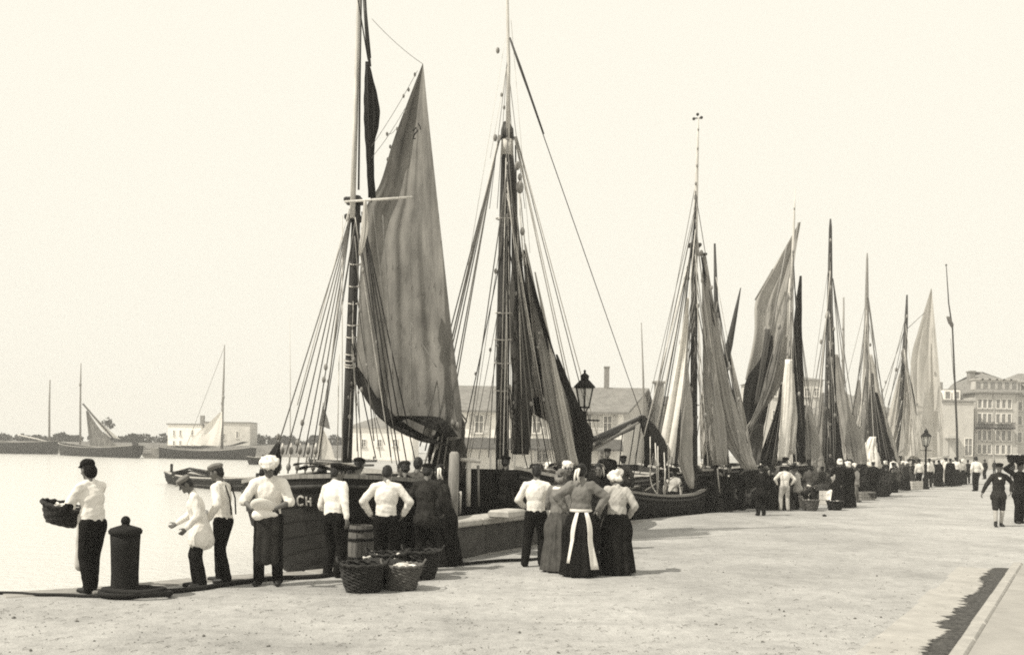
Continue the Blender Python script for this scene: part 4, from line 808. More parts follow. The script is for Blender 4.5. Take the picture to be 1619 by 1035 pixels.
for x2, y2, dd in ((1186, 690, 38), (1200, 735, 38)): rope(r, 'shroud', (1249, 455, d), (x2, y2, dd), .018, m='rope')
bundle(r, 'piled_sail', [(1275, 640, 40, 3), (1280, 690, 39.8, 12), (1284, 735, 39.6, 16), (1288, 760, 39.5, 12)], SM['mid'], 8, .4, .6)
r = moored(1290, .4, 3.0, 8, (1.3, 1.0, 1.4), 'fifth sailing boat with the tall straight black mast and black furled sail'); d = 46
spar(r, 'mast', [(1306, 760, d, 6), (1310, 600, d, 5.5), (1312, 480, d, 4.5), (1313, 360, d, 2.4), (1313, 346, d, 1.2)], 'mast', 10)
bundle(r, 'furled_sail', [(1315, 480, d - .4, 1), (1316, 560, d - .4, 3.5), (1317, 640, d - .4, 6), (1320, 720, d - .4, 9), (1322, 740, d - .4, 9)], SM['dark'], 6, .3, .6)
for x, y, s in ((1313, 455, .14), (1309, 498, .2), (1313, 570, .22), (1318, 520, .12), (1312, 430, .1), (1313, 380, .1), (1306, 500, .1), (1298, 540, .12)): block_(r, x, y, d - .4, s)
for x2, y2, dd in ((1280, 730, 44), (1288, 735, 44.5), (1270, 715, 44)): rope(r, 'shroud', (1308, 495, d), (x2, y2, dd), .028, m='rope')
for x2, y2, dd in ((1340, 725, 48), (1352, 735, 48), (1362, 735, 48)): rope(r, 'shroud', (1317, 440, d), (x2, y2, dd), .022, m='rope')
bundle(r, 'brailed_sail', [(1322, 560, 47, 2), (1332, 640, 47, 9), (1344, 690, 47, 14), (1352, 738, 47, 14)], SM['mid'], 7, .35, .5)
spar(r, 'mizzen_mast', [(1334, 740, 49, 3), (1333, 600, 49, 2.6), (1334, 470, 49, 1.2)], 'midMast', 8)
for x, y in ((1333, 520), (1334, 545), (1332, 570)): block_(r, x, y, 49, .1)
r = moored(1352, .4, 3.0, 8, (1.3, 1.0, 1.4), 'sixth sailing boat with a grey mast and loose pale sailcloth at its foot'); d = 53
spar(r, 'mast', [(1366, 755, d, 5), (1368, 640, d, 4.8), (1370, 520, d, 4), (1371, 410, d, 1.6), (1371, 400, d, 1)], 'midMast', 10)
for x, y, s in ((1369, 523, .22), (1371, 470, .12), (1378, 600, .14), (1376, 545, .1)): block_(r, x, y, d - .4, s)
for x2, y2, dd in ((1392, 640, 55), (1410, 735, 56), (1400, 730, 56)): rope(r, 'shroud', (1371, 455, d), (x2, y2, dd), .022, m='rope')
for x2, y2, dd in ((1345, 735, 51), (1336, 720, 51)): rope(r, 'shroud', (1369, 520, d), (x2, y2, dd), .022, m='rope')
bundle(r, 'furled_sail', [(1379, 590, 52.5, 2), (1378, 650, 52.5, 5), (1376, 700, 52.5, 8), (1372, 730, 52.5, 5)], SM['tan'], 5, .3, .6, nv=18)
bundle(r, 'furled_sail', [(1384, 620, 53.5, 3), (1392, 670, 53.5, 7), (1404, 735, 53.5, 11)], SM['dark'], 5, .3, .6, nv=18)
bundle(r, 'piled_sail', [(1380, 690, 52, 4), (1375, 715, 52, 10), (1378, 740, 52, 14)], M['shirt'], 7, .4, .7, nv=16)
bundle(r, 'piled_sail', [(1336, 620, 53, 3), (1342, 680, 53, 9), (1350, 730, 53, 10)], SM['pale'], 6, .3, .6, nv=18)
r = moored(1410, .4, 3.0, 8, (1.2, .9, 1.3), 'seventh sailing boat with a raised pale triangular sail'); d = 59
spar(r, 'mast', [(1420, 745, d, 5), (1425, 650, d, 4.5), (1430, 560, d, 4), (1433, 500, d, 2.5), (1434, 466, d, 1.2)], 'mast', 10)
for x, y, s in ((1429, 558, .3), (1431, 570, .2), (1434, 500, .12), (1417, 584, .14), (1425, 600, .14)): block_(r, x, y, d - .4, s)
SL = sail(r, 'mainsail', [(1472, 456), (1463, 485), (1451, 525), (1441, 565), (1438, 640), (1436, 725)], [(1473, 456), (1480, 530), (1486, 600), (1491, 660), (1491, 722)], d + .8, 'pale', .4, 2, .08, 30, 50)
reef_points(r, SL, .6, 7, .3, 'rope'); reef_points(r, SL, .8, 9, .3, 'rope')
sail(r, 'jib', [(1432, 560), (1428, 640), (1420, 720)], [(1434, 560), (1442, 640), (1450, 722)], d - .3, 'pale', .15, 2, .05, 14, 24)
rope(r, 'halyard', (1434, 520, d), (1462, 494, d + .6), .02); 
for x2, y2, dd in ((1448, 640, 60), (1466, 735, 61)): rope(r, 'shroud', (1432, 565, d), (x2, y2, dd), .03, m='tarrope')
for x2, y2, dd in ((1404, 640, 58), (1398, 735, 57)): rope(r, 'shroud', (1428, 560, d), (x2, y2, dd), .022, m='rope')
spar(r, 'boom', [(1436, 727, d, 2.5), (1470, 727, d + .4, 2.5), (1500, 720, d + .8, 2)], 'paleMast', 8)
bundle(r, 'sail_foot', [(1440, 724, d - .3, 3), (1465, 727, d - .1, 4), (1490, 722, d + .2, 3)], SM['pale'], 4, .3, .8, nv=16)

for k, (nm, path, m_, fo) in enumerate(((0, [(1318, 610, 47.5, 2), (1330, 670, 47.3, 10), (1340, 735, 47, 20)], SM['pale'], 9), (1, [(1376, 560, 54, 2), (1386, 650, 54, 10), (1396, 735, 54, 17)], SM['pale'], 9), (1, [(1358, 600, 54.5, 2), (1354, 670, 54.5, 8), (1350, 735, 54.5, 13)], SM['mid'], 8), (0, [(1300, 620, 47, 2), (1294, 680, 47, 7), (1288, 735, 47, 12)], SM['mid'], 8), (2, [(1424, 590, 60, 2), (1414, 670, 60, 9), (1408, 735, 60, 14)], SM['pale'], 8))):
    b_ = [o for o in COL.objects if o.get('group') == FLEET][5 + nm]; bundle(b_, 'brailed_sail', path, m_, fo, .5, .5)
# --- the tangle of running rigging, and lumps of gear on every deck
def tangle(r, top, foot, d, n, seed, rr=.010, spread=1.2):
    g = random.Random(seed)
    for i in range(n):
        k = g.random() ** 1.3; x0 = top[0] + (foot[0] - top[0]) * k * .75; y0 = top[1] + (foot[1] - top[1]) * k * .75
        w_ = (foot[1] - y0) * .22 * spread; x1 = foot[0] + g.uniform(-1, 1) * w_ + (6 if g.random() < .5 else -6); y1 = foot[1] - g.uniform(0, 50)
        rope(r, 'running_rigging', (x0, y0, d - .3), (x1, y1, d + g.uniform(-1, 1)), rr * g.uniform(.7, 1.5), g.uniform(0, .12), m=g.choice(['rope', 'palerope', 'tarrope', 'rope']))
        if g.random() < .6: q_ = g.uniform(.2, .8); block_(r, x0 + (x1 - x0) * q_, y0 + (y1 - y0) * q_, d - .3, rr * g.uniform(4, 7))
BOATS = [o for o in COL.objects if o.get('group') == FLEET]
tangle(B1, (562, 320), (552, 745), 17.3, 16, 1, .008); tangle(B2, (802, 200), (800, 745), 20.4, 26, 2, .009, .9)
tangle(B3, (1100, 300), (1096, 765), 29.8, 34, 3, .013, .9)
for k, (bt, tp, ft, dd) in enumerate(zip(BOATS[3:], ((1131, 420), (1254, 400), (1313, 400), (1370, 450), (1432, 500)), ((1150, 745), (1244, 750), (1308, 755), (1367, 755), (1421, 745)), (36, 39, 46, 53, 59))): tangle(bt, tp, ft, dd - .4, (20, 20, 12, 18, 16)[k], 10 + k, .015, 1.0)
def lumps(r, x0, x1, y, d0, d1, n, seed):
    g = random.Random(seed)
    for i in range(n):
        u = g.random(); x = x0 + (x1 - x0) * u; d_ = d0 + (d1 - d0) * u; s_ = g.uniform(5, 13) * (30 / d_) ** .5; yy = y + g.uniform(-16, 14)
        m_ = g.choice([M['net'], M['net'], SM['dark'], SM['tan'], SM['mid'], M['shirt'], SM['pale']]); 
        bundle(r, 'stowed_gear', [(x - s_ * 1.6, yy + 3, d_, 1), (x - s_ * .8, yy - g.uniform(0, 4), d_, s_ * .5), (x + s_ * .3, yy - g.uniform(0, 5), d_, s_ * .65), (x + s_ * 1.5, yy + 4, d_, 1)], m_, 5, .45, .9, n=26, nv=12)
lumps(B3, 1010, 1150, 752, 28, 31, 14, 4); lumps(BOATS[3], 1150, 1210, 745, 34, 36, 8, 5); lumps(BOATS[4], 1205, 1290, 745, 37, 40, 10, 6); lumps(BOATS[5], 1285, 1350, 742, 43, 46, 9, 7); lumps(BOATS[6], 1345, 1410, 738, 50, 53, 9, 8); lumps(BOATS[7], 1405, 1490, 735, 56, 60, 10, 9)
lumps(B1, 470, 540, 748, 15.4, 16, 5, 10); lumps(B2, 830, 1000, 745, 21, 26, 12, 11)
# --- boats out on the water and at the far shore
def small_far(name, label, wl, bowpx, sternpx, beam, zs, railm='rail', hullm='hull', strakes=5, transom=.45):
    a, b_ = G(*bowpx, WL), G(*sternpx, WL); return boat(name, label, (a.x, a.y), (b_.x, b_.y), beam, zs, None, strakes, hullm, transom, -1.0, railm)
r, _ = small_far('rowing_boat', 'dark open rowing boat afloat in the basin', 0, (405, 778), (272, 764), 1.9, (.25, .05, .25))
p = G(330, 770, WL)
for k in range(3): q_ = G(300 + k * 32, 767 + k * 3, WL); MB().box((q_.x, q_.y, -.12), (.2, 1.5, .04), 0, .01).make('thwart', M['wood'], r)
MB().tube([W(272, 748, 55), W(300, 740, 55), W(330, 745, 54), W(372, 765, 53)], [.06, .07, .07, .05], 7).make('stowed_spar', M['mast'], r, True)
bundle(r, 'stowed_net', [(276, 752, 55, 5), (292, 744, 55, 12), (315, 744, 54.6, 14), (340, 752, 54, 8), (350, 757, 53.6, 3)], M['net'], 6, .4, .9, nv=20)
fused('bundle', [('e', W(280, 750, 55.2), (.3, .3, .22)), ('e', W(288, 745, 55.2), (.3, .25, .15))], .05, M['palecloth'], r, 2, .03, 6, True)
r, _ = small_far('sailing_boat', 'moored boat with one mast and pale sheer rail, in front of the white house', 0, (252, 724), (400, 727), 3.6, (1.5, .9, 1.5), strakes=5); d = 155
spar(r, 'mast', [(351, 710, d, 2.2), (352, 640, d, 2), (354, 590, d, 1.4), (355, 545, d, .8)], 'midMast', 8)
for x, y, s in ((353, 628, .4), (351, 637, .3), (354, 618, .2)): block_(r, x, y, d - .4, s)
rope(r, 'forestay', (374, 460, d), (290, 712, d), .03, m='rope') if False else rope(r, 'forestay', (355, 548, d), (292, 712, d), .035, m='rope')
sail(r, 'furled_sail', [(347, 652), (326, 672), (308, 688), (298, 702)], [(351, 650), (351, 668), (349, 688), (345, 705)], d - .5, M['shirt'], .2, 2, .08, 12, 14)
bundle(r, 'deck_gear', [(300, 708, d, 2), (330, 705, d, 4), (365, 704, d, 4), (388, 698, d, 4)], M['net'], 5, .4, .8, nv=16)
r, _ = small_far('sailing_boat', 'far boat at left with half lowered sail sloping from its mast', 0, (95, 719), (218, 724), 4, (1.6, 1.1, 1.9), strakes=5); d = 178
spar(r, 'mast', [(127, 712, d, 1.8), (127, 640, d, 1.6), (127.5, 600, d, 1.2), (128, 574, d, .7)], 'midMast', 8); block_(r, 127, 608, d - .4, .4)
spar(r, 'gaff', [(131, 638, d - .5, 1.4), (155, 665, d - .5, 1.4), (180, 694, d - .5, 1.2)], 'mast', 7)
sail(r, 'lowered_sail', [(136, 650), (139, 680), (143, 712)], [(138, 648), (160, 680), (196, 714)], d - .2, 'grey', .3, 2, .1, 14, 16); sail(r, 'lowered_sail', [(134, 642), (152, 666), (172, 690)], [(137, 642), (158, 666), (190, 694)], d - .6, 'pale', .1, 1, .05, 8, 14)
bundle(r, 'deck_gear', [(178, 694, d, 3), (195, 692, d, 2), (214, 700, d, 4), (205, 712, d, 5)], M['net'], 5, .4, .8, nv=14)
r, _ = small_far('sailing_boat', 'dark hulk with a bare pale mast at the left edge of the view', 0, (92, 718), (-30, 716), 4.5, (2.6, 1.8, 2.2), strakes=5); d = 190
spar(r, 'mast', [(78, 705, d, 1.8), (78, 640, d, 1.5), (79, 600, d, 1)], 'midMast', 8); spar(r, 'yard', [(28, 687, d - .6, 1), (60, 694, d - .6, 1.2), (90, 702, d - .6, 1)], 'paleMast', 7)
bundle(r, 'deck_gear', [(0, 700, d, 4), (30, 700, d, 8), (60, 706, d, 6), (88, 706, d, 3)], M['net'], 5, .4, .8, nv=14)
r, _ = small_far('barge', 'small pale square-ended barge floating between the two far boats', 0, (229, 723), (252, 724), 3, (1.15, 1.15, 1.15), hullm='rail', transom=.95)
r, _ = small_far('rowing_boat', 'tiny dark skiff afloat near the far boats above the white head cloth', 0, (392, 734), (414, 734), 1.6, (.45, .35, .5))
a = G(505, 733, WL); r, _ = small_far('sailing_boat', 'distant boat with a pale low sail seen left of the nearest mast', 0, (490, 738), (590, 736), 2.4, (.3, .2, .4)); d = a.y
sail(r, 'lug_sail', [(505, 672), (503, 700), (501, 728)], [(508, 672), (522, 700), (530, 727)], d, 'pale', .3, 1, .05, 12, 14); sail(r, 'dark_flag', [(510, 642), (507, 658), (504, 672)], [(511, 642), (518, 660), (522, 678)], d - .3, 'tan', .1, 1, .05, 8, 8)
spar(r, 'mast', [(506, 730, d, 1.5), (509, 690, d, 1.4), (511, 636, d, .9)], 'midMast', 7)
r, _ = small_far('sailing_boat', 'very distant boat showing only a thin bare mast above the near rigging', 0, (440, 716), (480, 716), 3, (1., .8, 1.)); d = G(460, 716, WL).y
spar(r, 'mast', [(459, 712, d, .9), (459, 600, d, .8), (458, 500, d, .4)], 'paleMast', 6)
p = W(1017, 640, 66); r, _ = boat('sailing_boat', 'hidden boat whose thin bare mast rises beside the long hall', (p.x - 2, 64), (p.x + 2, 70), 2.6, (.8, .6, .9)); spar(r, 'mast', [(1019, 740, 66, 2), (1017, 600, 66, 1.6), (1014, 510, 66, .7)], 'midMast', 7)
# ------------------------------------------------------------------ things on the quay
p = G(197, 944)
r = thing('bollard', 'tall black iron bollard with a ball top beside the man with a basket', 'bollard', p)
MB().lathe(p, [(.19, 0), (.19, .04), (.165, .09), (.160, .3), (.170, .62), (.178, .78)], 26).make('post', M['iron'], r, True)
MB().lathe(p + V3(0, 0, .78), [(.178, -.002), (.195, .012), (.20, .045), (.175, .075), (.10, .10), (.05, .115), (.045, .13)], 26).make('cap', M['iron'], r, True)
b = MB(); b.add(*ell_mesh(p + V3(0, 0, .945), (.056, .056, .062), None, 16, 10)); b.make('ball', M['iron'], r, True)
def coil(name, label, px, py, rad_, n, r_=.03, m='tarrope', seed=1, squash=.6, tail=None):
    c = G(px, py); g = np.random.default_rng(seed); pts = []
    for i in range(n * 16):
        a = i / 16 * 6.283; q_ = rad_ * (.55 + .45 * math.sin(i * .13 + seed)) ; z = r_ + r_ * 1.3 * (i / (n * 16)) * n * .3 + .01 * math.sin(i)
        pts.append(c + V3(q_ * math.cos(a) + .04 * math.sin(i * .31), q_ * squash * math.sin(a) + .04 * math.cos(i * .23), z))
    if tail: pts += [G(*t) + V3(0, 0, r_) for t in tail]
    o = MB().tube(pts, r_, 6).make(name, M[m], None, True); return tag(o, label, 'rope')
coil('rope_coil', 'dark rope heaped around the foot of the iron bollard', 212, 944, .44, 7, .032, 'tarrope', 2, .42)
coil('rope_coil', 'loose rope loop lying at the boots of the man with a basket', 155, 941, .2, 2, .022, 'rope', 3, .6)
def ground_rope(label, pts, r_=.03, m='tarrope'):
    P = catmull([tuple(G(*q_) + V3(0, 0, r_)) for q_ in pts], 60); P[:, 0] += .012 * np.sin(np.arange(60) * .9); P[:, 1] += .02 * np.sin(np.arange(60) * .37)
    o = MB().tube([Vector(q_) for q_ in P], r_, 6).make('mooring_rope', M[m], None, True); return tag(o, label, 'rope')
ground_rope('taut mooring rope running off the left edge of the view from the bollard', [(-60, 937), (0, 939), (70, 942), (140, 944), (180, 946)], .022)
ground_rope('thick dark hawser on the ground past the feet of the two men', [(225, 940), (270, 938), (330, 931), (390, 922), (440, 917), (500, 914), (545, 909)], .034)
ground_rope('long hawser lying along the foot of the stone parapet', [(560, 912), (640, 902), (720, 894), (790, 888), (850, 885), (880, 878)], .026)
# stone parapet with coping slabs
A, Bq = G(716, 886), G(900, 853); t = (Bq - A).normalized(); nn = Vector((-t.y, t.x, 0)); Ln = (Bq - A).length; ang = math.atan2(t.y, t.x)
r = thing('stone_parapet', 'low stone parapet with pale coping between the mooring post and the women', 'wall', ((A + Bq) / 2))
nb_ = 4
for i in range(nb_):
    c_ = A + t * (Ln * (i + .5) / nb_) + nn * .28; MB().box((c_.x, c_.y, .27), (Ln / nb_ - .02, .5, .54 + .008 * (i % 2)), ang, .02).make('stone_block', mat('parapet_stone', .075, .95, .35, 5, .5, 25), r)
for i in range(5):
    c_ = A + t * (Ln * (i + .5) / 5) + nn * .27; MB().box((c_.x, c_.y, .605), (Ln / 5 - .012, .64, .12), ang, .025).make('coping_slab', M['palestone'], r)
c_ = W(802, 806, A.y + 1.1); s_ = thing('stone_block', 'loose pale squared stone on top of the parapet', 'stone block', (c_.x, c_.y, .665)); MB().box((c_.x, c_.y, .735), (.72, .4, .14), ang + .05, .03).make('slab', M['palestone'], s_)
# mooring post
p = G(713, 892); r = thing('mooring_post', 'tall weathered timber mooring post with pale scraped foot at the parapet end', 'post', p)
MB().tube([p, p + V3(0, 0, .62), p + V3(.01, 0, .66)], [.105, .10, .09], 12).make('scraped_foot', M['paleMast'], r, True)
MB().tube([p + V3(.01, 0, .655), p + V3(.02, 0, 1.25), p + V3(.03, 0, 1.8), p + V3(.03, 0, 1.84)], [.09, .088, .08, .05], 12).make('shaft', M['wood'], r, True)
# cask, baskets
def cask(label, px, py, h, r0, lidm='barrel', group=None, closed=True, m='barrel'):
    p = G(px, py); r = thing('barrel', label, 'barrel', p, group); n = 14
    for i in range(n):
        a0, a1 = 2 * math.pi * i / n + .012, 2 * math.pi * (i + 1) / n - .012; V = []
        for z, k in ((0, .88), (.25, .98), (.5, 1), (.75, .98), (1, .88)):
            for a in (a0, a1):
                for q_ in (1, .9): V.append(p + V3(r0 * k * q_ * math.cos(a), r0 * k * q_ * math.sin(a), z * h))
        Fc = []
        for j in range(4): o = j * 4; Fc += [(o, o + 2, o + 6, o + 4), (o + 3, o + 1, o + 5, o + 7), (o + 1, o, o + 4, o + 5), (o + 2, o + 3, o + 7, o + 6)]
        Fc += [(0, 1, 3, 2), (16, 18, 19, 17)]; mk('stave', V, Fc, M[m], r, False)
    for z, k in ((.1, .925), (.3, .995), (.7, .995), (.9, .925)): MB().lathe(p + V3(0, 0, z * h), [(r0 * k + .004, -.02), (r0 * k + .012, -.02), (r0 * k + .012, .02), (r0 * k + .004, .02)], 24, False).make('hoop', M['iron'], r, True)
    MB().lathe(p + V3(0, 0, h * .93), [(r0 * .84, -.02), (r0 * .84, .0)], 20).make('head', M[lidm], r)
    return r
cask('weathered upright cask behind the fish baskets, beside the man with hands on his hips', 570, 902, .70, .20)
def basket(label, p, r0, r1, h, m='wicker', group=None, fill=None, handles=False, R=None, oval=1.0):
    p = Vector(p); R = R or Matrix.Identity(3); r = thing('basket', label, 'basket', p, group); nu, nv = 44, 17; V = []
    for inner in (0, 1):
        for j in range(nv):
            z = j / (nv - 1); q_ = r0 + (r1 - r0) * z ** .8
            for i in range(nu): a = 2 * math.pi * i / nu; o = .012 * (1 if (i // 2 + j) % 2 else -1) - inner * .03 + .012 * math.sin(3 * a + 4 * z + r1 * 90) + .006 * math.sin(7.3 * i + 5.1 * j); V.append(p + R @ V3((q_ + o) * math.cos(a), (q_ + o) * oval * math.sin(a), z * h + .01))
    Fc = [(j * nu + i, j * nu + (i + 1) % nu, j * nu + nu + (i + 1) % nu, j * nu + nu + i) for j in range(nv - 1) for i in range(nu)]
    o2 = nu * nv; Fc += [(o2 + j * nu + nu + i, o2 + j * nu + nu + (i + 1) % nu, o2 + j * nu + (i + 1) % nu, o2 + j * nu + i) for j in range(nv - 1) for i in range(nu)] + [tuple(range(nu))[::-1], tuple(range(o2, o2 + nu))]
    mk('wickerwork', V, Fc, M[m], r, False)
    b = MB(); b.tube([p + R @ V3(r1 * math.cos(a), r1 * oval * math.sin(a), h + .012 * math.sin(a * 16)) for a in np.linspace(0, 6.2832, 50)], .022, 6, False); b.make('rim', M[m], r, True)
    if handles:
        for s in (1, -1): b = MB(); b.tube([p + R @ V3(s * r1 + s * .05 * math.sin(a), .12 * math.cos(a) * oval, h + .08 * math.sin(a)) for a in np.linspace(0, math.pi, 9)], .016, 6); b.make('handle', M[m], r, True)
    if fill:
        g = np.random.default_rng(int(abs(p.x * 100)) + 3)
        for i in range(fill):
            a, q_ = g.uniform(0, 6.28), r1 * .8 * g.uniform(0, 1) ** .5; c_ = p + R @ V3(q_ * math.cos(a), q_ * math.sin(a) * oval, h * .86 + .08 * g.uniform(0, 1) * (1 - q_ / r1)); d_ = g.uniform(0, 6.28); u = V3(math.cos(d_), math.sin(d_), g.uniform(-.3, .3)).normalized()
            b = MB(); b.tube([c_ - u * .12, c_ - u * .07, c_, c_ + u * .08, c_ + u * .11, c_ + u * .15], [.008, .024, .032, .018, .008, .03], 7); b.make('fish', M['fish'], r, True)
    return r
basket('large dark wet fish basket at the left of the pair on the ground', G(574, 934), .22, .30, .36, 'darkwicker', None, None, True)
basket('brown wicker basket heaped with pale fish, right of the dark one', G(637, 931), .18, .25, .32, 'wicker', None, 14, True)
basket('second dark basket standing behind the basket of fish', G(668, 914), .18, .26, .40, 'darkwicker', None, None, True)
basket('dark basket behind the dark wet one, touching the cask', G(612, 917), .18, .26, .38, 'darkwicker', None, 6, True)
# gas lamps
def street_lamp(label, base, top_z, s=1.0):
    p = Vector(base); r = thing('street_lamp', label, 'street lamp', p); h = top_z; Ls = h - 1.12 * s
    MB().lathe(p, [(.20, 0), (.20, .12), (.16, .16), (.15, .5), (.17, .55), (.10, .66), (.075, .75), (.07, Ls * .55), (.085, Ls * .56), (.085, Ls * .58), (.055, Ls * .6), (.042, Ls * .93), (.06, Ls * .95), (.045, Ls)], 16).make('post', M['iron'], r, True)
    b = MB(); b.tube([p + V3(-.34, 0, Ls * .93), p + V3(.34, 0, Ls * .93)], .02, 6); b.make('ladder_bar', M['iron'], r, True)
    z0 = Ls + .12 * s; n = 6; b = MB(); rb, rt, hh = .15 * s, .27 * s, .56 * s
    for i in range(n):
        a = 2 * math.pi * (i + .5) / n; u = V3(math.cos(a), math.sin(a), 0); b.tube([p + u * .03 + V3(0, 0, Ls), p + u * rb + V3(0, 0, z0)], .014 * s, 5); b.tube([p + u * rb + V3(0, 0, z0), p + u * rt + V3(0, 0, z0 + hh)], .017 * s, 5)
    for q_, z in ((rb, z0), (rt, z0 + hh)): b.tube([p + V3(q_ * math.cos(a), q_ * math.sin(a), z) for a in np.linspace(math.pi / n, 2 * math.pi + math.pi / n, n + 1)], .022 * s, 5, False)
    b.make('lantern_frame', M['iron'], r)
    for i in range(n):
        a0, a1 = 2 * math.pi * (i + .5) / n, 2 * math.pi * (i + 1.5) / n; k = .97
        mk('pane', [p + V3(q_ * k * math.cos(a), q_ * k * math.sin(a), z) for q_, z, a in ((rb, z0, a0), (rb, z0, a1), (rt, z0 + hh, a1), (rt, z0 + hh, a0))], [(0, 1, 2, 3)], GLASS, r, False)
    MB().lathe(p + V3(0, 0, z0 + hh), [(rt * 1.16, 0), (rt * 1.1, .04 * s), (rt * .55, .2 * s), (rt * .42, .22 * s), (rt * .45, .32 * s), (rt * .5, .33 * s), (rt * .2, .40 * s)], 12).make('cap', M['iron'], r)
    MB().lathe(p + V3(0, 0, z0 + hh + .4 * s), [(.05 * s, -.01), (.025 * s, .03), (.045 * s, .07 * s), (.01, .11 * s)], 10).make('finial', M['iron'], r, True)
    b = MB(); b.tube([p + V3(0, 0, Ls), p + V3(0, 0, z0 + .2 * s)], .012, 5); b.make('burner', M['iron'], r)
    return r
GLASS = bpy.data.materials.new('lantern_pane'); GLASS.use_nodes = True; n = GLASS.node_tree; bs = n.nodes['Principled BSDF']; bs.inputs['Base Color'].default_value = (.6, .6, .56, 1); bs.inputs['Roughness'].default_value = .08; bs.inputs['Alpha'].default_value = .35
p = G(921, 846); street_lamp('nearer street lamp with glazed lantern above the bundled dark sails', p, W(920, 588, p.y).z, .78)
p = G(1463, 773); street_lamp('farther street lamp standing in front of the far crowd', p, W(1463, 678, p.y).z, .9)
# flagpole
p = G(1514, 758); r = thing('flagpole', 'tall thin dark flagpole with a bound flag, leaning over the far crowd', 'flagpole', p); d = p.y
MB().tube([p, W(1513, 680, d), W(1509, 590, d), W(1506, 520, d), W(1500, 480, d), W(1496, 419, d)], [.10, .085, .07, .06, .05, .03], 8).make('pole', M['mast'], r, True)
MB().lathe(W(1496, 419, d), [(.02, -.08), (.09, 0), (.02, .08)], 10).make('truck', M['mast'], r, True)
bundle(r, 'bound_flag', [(1499, 500, d - .1, 2), (1503, 510, d - .1, 3), (1506, 518, d - .1, 1)], SM['grey'], 4, .3, .8, nv=10)
for a, b_ in (((1496, 500, d - .1), (1500, 512, d - .1)), ((1503, 535, d), (1508, 600, d))): rope(r, 'halyard', a, b_, .02, m='rope')
# gutter and footway at the right
kr = mat('kerb_granite', .34, .9, .15, 6, .4, 30); L0, L1 = G(1508, 1038), G(1601, 899); dv = (L1 - L0).normalized(); nv_ = Vector((dv.y, -dv.x, 0)); start = L0 - dv * 3; far = (L1 - start).length
V = [tuple(start + nv_ * .16), tuple(L1 + dv * .0 + nv_ * .16), tuple(L1 + nv_ * 40), tuple(start + nv_ * 40)]
fp = mk('footway', [(x, y, .115) for x, y, z in V] + [(x, y, -.1) for x, y, z in V], [(3, 2, 1, 0), (0, 1, 5, 4), (1, 2, 6, 5)], mat('footway_gravel', .30, .95, .14, 3, .5, 30), None, False); tag(fp, kind='structure')
kb = thing('kerb', 'row of pale granite kerb stones along the footway at lower right', 'kerb', tuple(start)); t_ = 0; g = random.Random(4)
while t_ < far - .1:
    l = min(g.uniform(1.0, 1.4), far - t_); c_ = start + dv * (t_ + l / 2) + nv_ * .075; MB().box((c_.x, c_.y, .02), (l - .018, .15 + g.uniform(-.006, .006), .2 + g.uniform(-.004, .010)), math.atan2(dv.y, dv.x) + g.uniform(-.004, .004), .025).make('kerb_stone', kr, kb); t_ += l
gt = thing('gutter', 'pale strip of worn stone slabs forming the gutter beside the kerb', 'gutter', tuple(start)); sm = mat('gutter_slab', .35, .95, .16, 3, .5, 40)
LL = (G(1545, 907) - start).dot(dv); t_ = 0
while t_ < LL:
    l = g.uniform(1.1, 1.7); w_ = .80 + g.uniform(-.03, .05); c_ = start + dv * (t_ + l / 2) - nv_ * (w_ / 2 + .005)
    MB().box((c_.x, c_.y, -.05 + g.uniform(-.003, .004)), (l - .006, w_, .115), math.atan2(dv.y, dv.x) + g.uniform(-.006, .006), .02).make('gutter_slab', sm, gt); t_ += l
# wet black dirt lying in the gutter with a ragged edge
V, Fc = [], []; n_ = 420
for i in range(n_):
    s_ = i / (n_ - 1); t_ = s_ * (far - .15); wd = .26 + .07 * math.sin(9 * s_ + 1) * math.sin(23 * s_) + .03 * math.sin(61 * s_) + g.uniform(-.05, .06) + (.08 * g.random() if g.random() < .3 else 0); p = start + dv * t_; q_ = p - nv_ * wd
    V += [(p.x, p.y, .030), ((p.x + q_.x) / 2, (p.y + q_.y) / 2, .028), (q_.x, q_.y, .0135)]
for i in range(n_ - 1):
    for k in (0, 1): Fc.append((i * 3 + k, i * 3 + k + 1, i * 3 + 4 + k, i * 3 + 3 + k))
gd = mk('gutter_mud', V, Fc, mat('wet_gutter_mud', .05, .75, .8, 22, .8, 40), None, False); tag(gd, kind='stuff')
# grit and litter on the quay earth
b = MB(); g2 = np.random.default_rng(11)
for i in range(1100):
    x, y = g2.uniform(-20, 1640), 800 + 235 * g2.uniform(0, 1) ** .8
    e0 = G(x, y); ed = edge_at(min(max(x, 5), 1430))
    if ed and e0.y > ed.y - .6: continue
    s_ = g2.uniform(.004, .013) if g2.random() < .97 else g2.uniform(.015, .03); a = g2.uniform(0, 3.1)
    c_ = e0 + V3(0, 0, s_ * .3); R = Rz(math.degrees(a)); V = [c_ + R @ V3(sx * s_ * g2.uniform(.6, 1.3), sy * s_ * g2.uniform(.5, 1), sz * s_ * .6) for sx, sy, sz in ((1, 0, 0), (-1, 0, 0), (0, 1, 0), (0, -1, 0), (0, 0, 1), (0, 0, -1))]
    b.add(V, [(0, 2, 4), (2, 1, 4), (1, 3, 4), (3, 0, 4), (2, 0, 5), (1, 2, 5), (3, 1, 5), (0, 3, 5)])
tag(b.make('grit', mat('grit', .12, .95, .5, 3, 0)), kind='stuff')
b = MB()
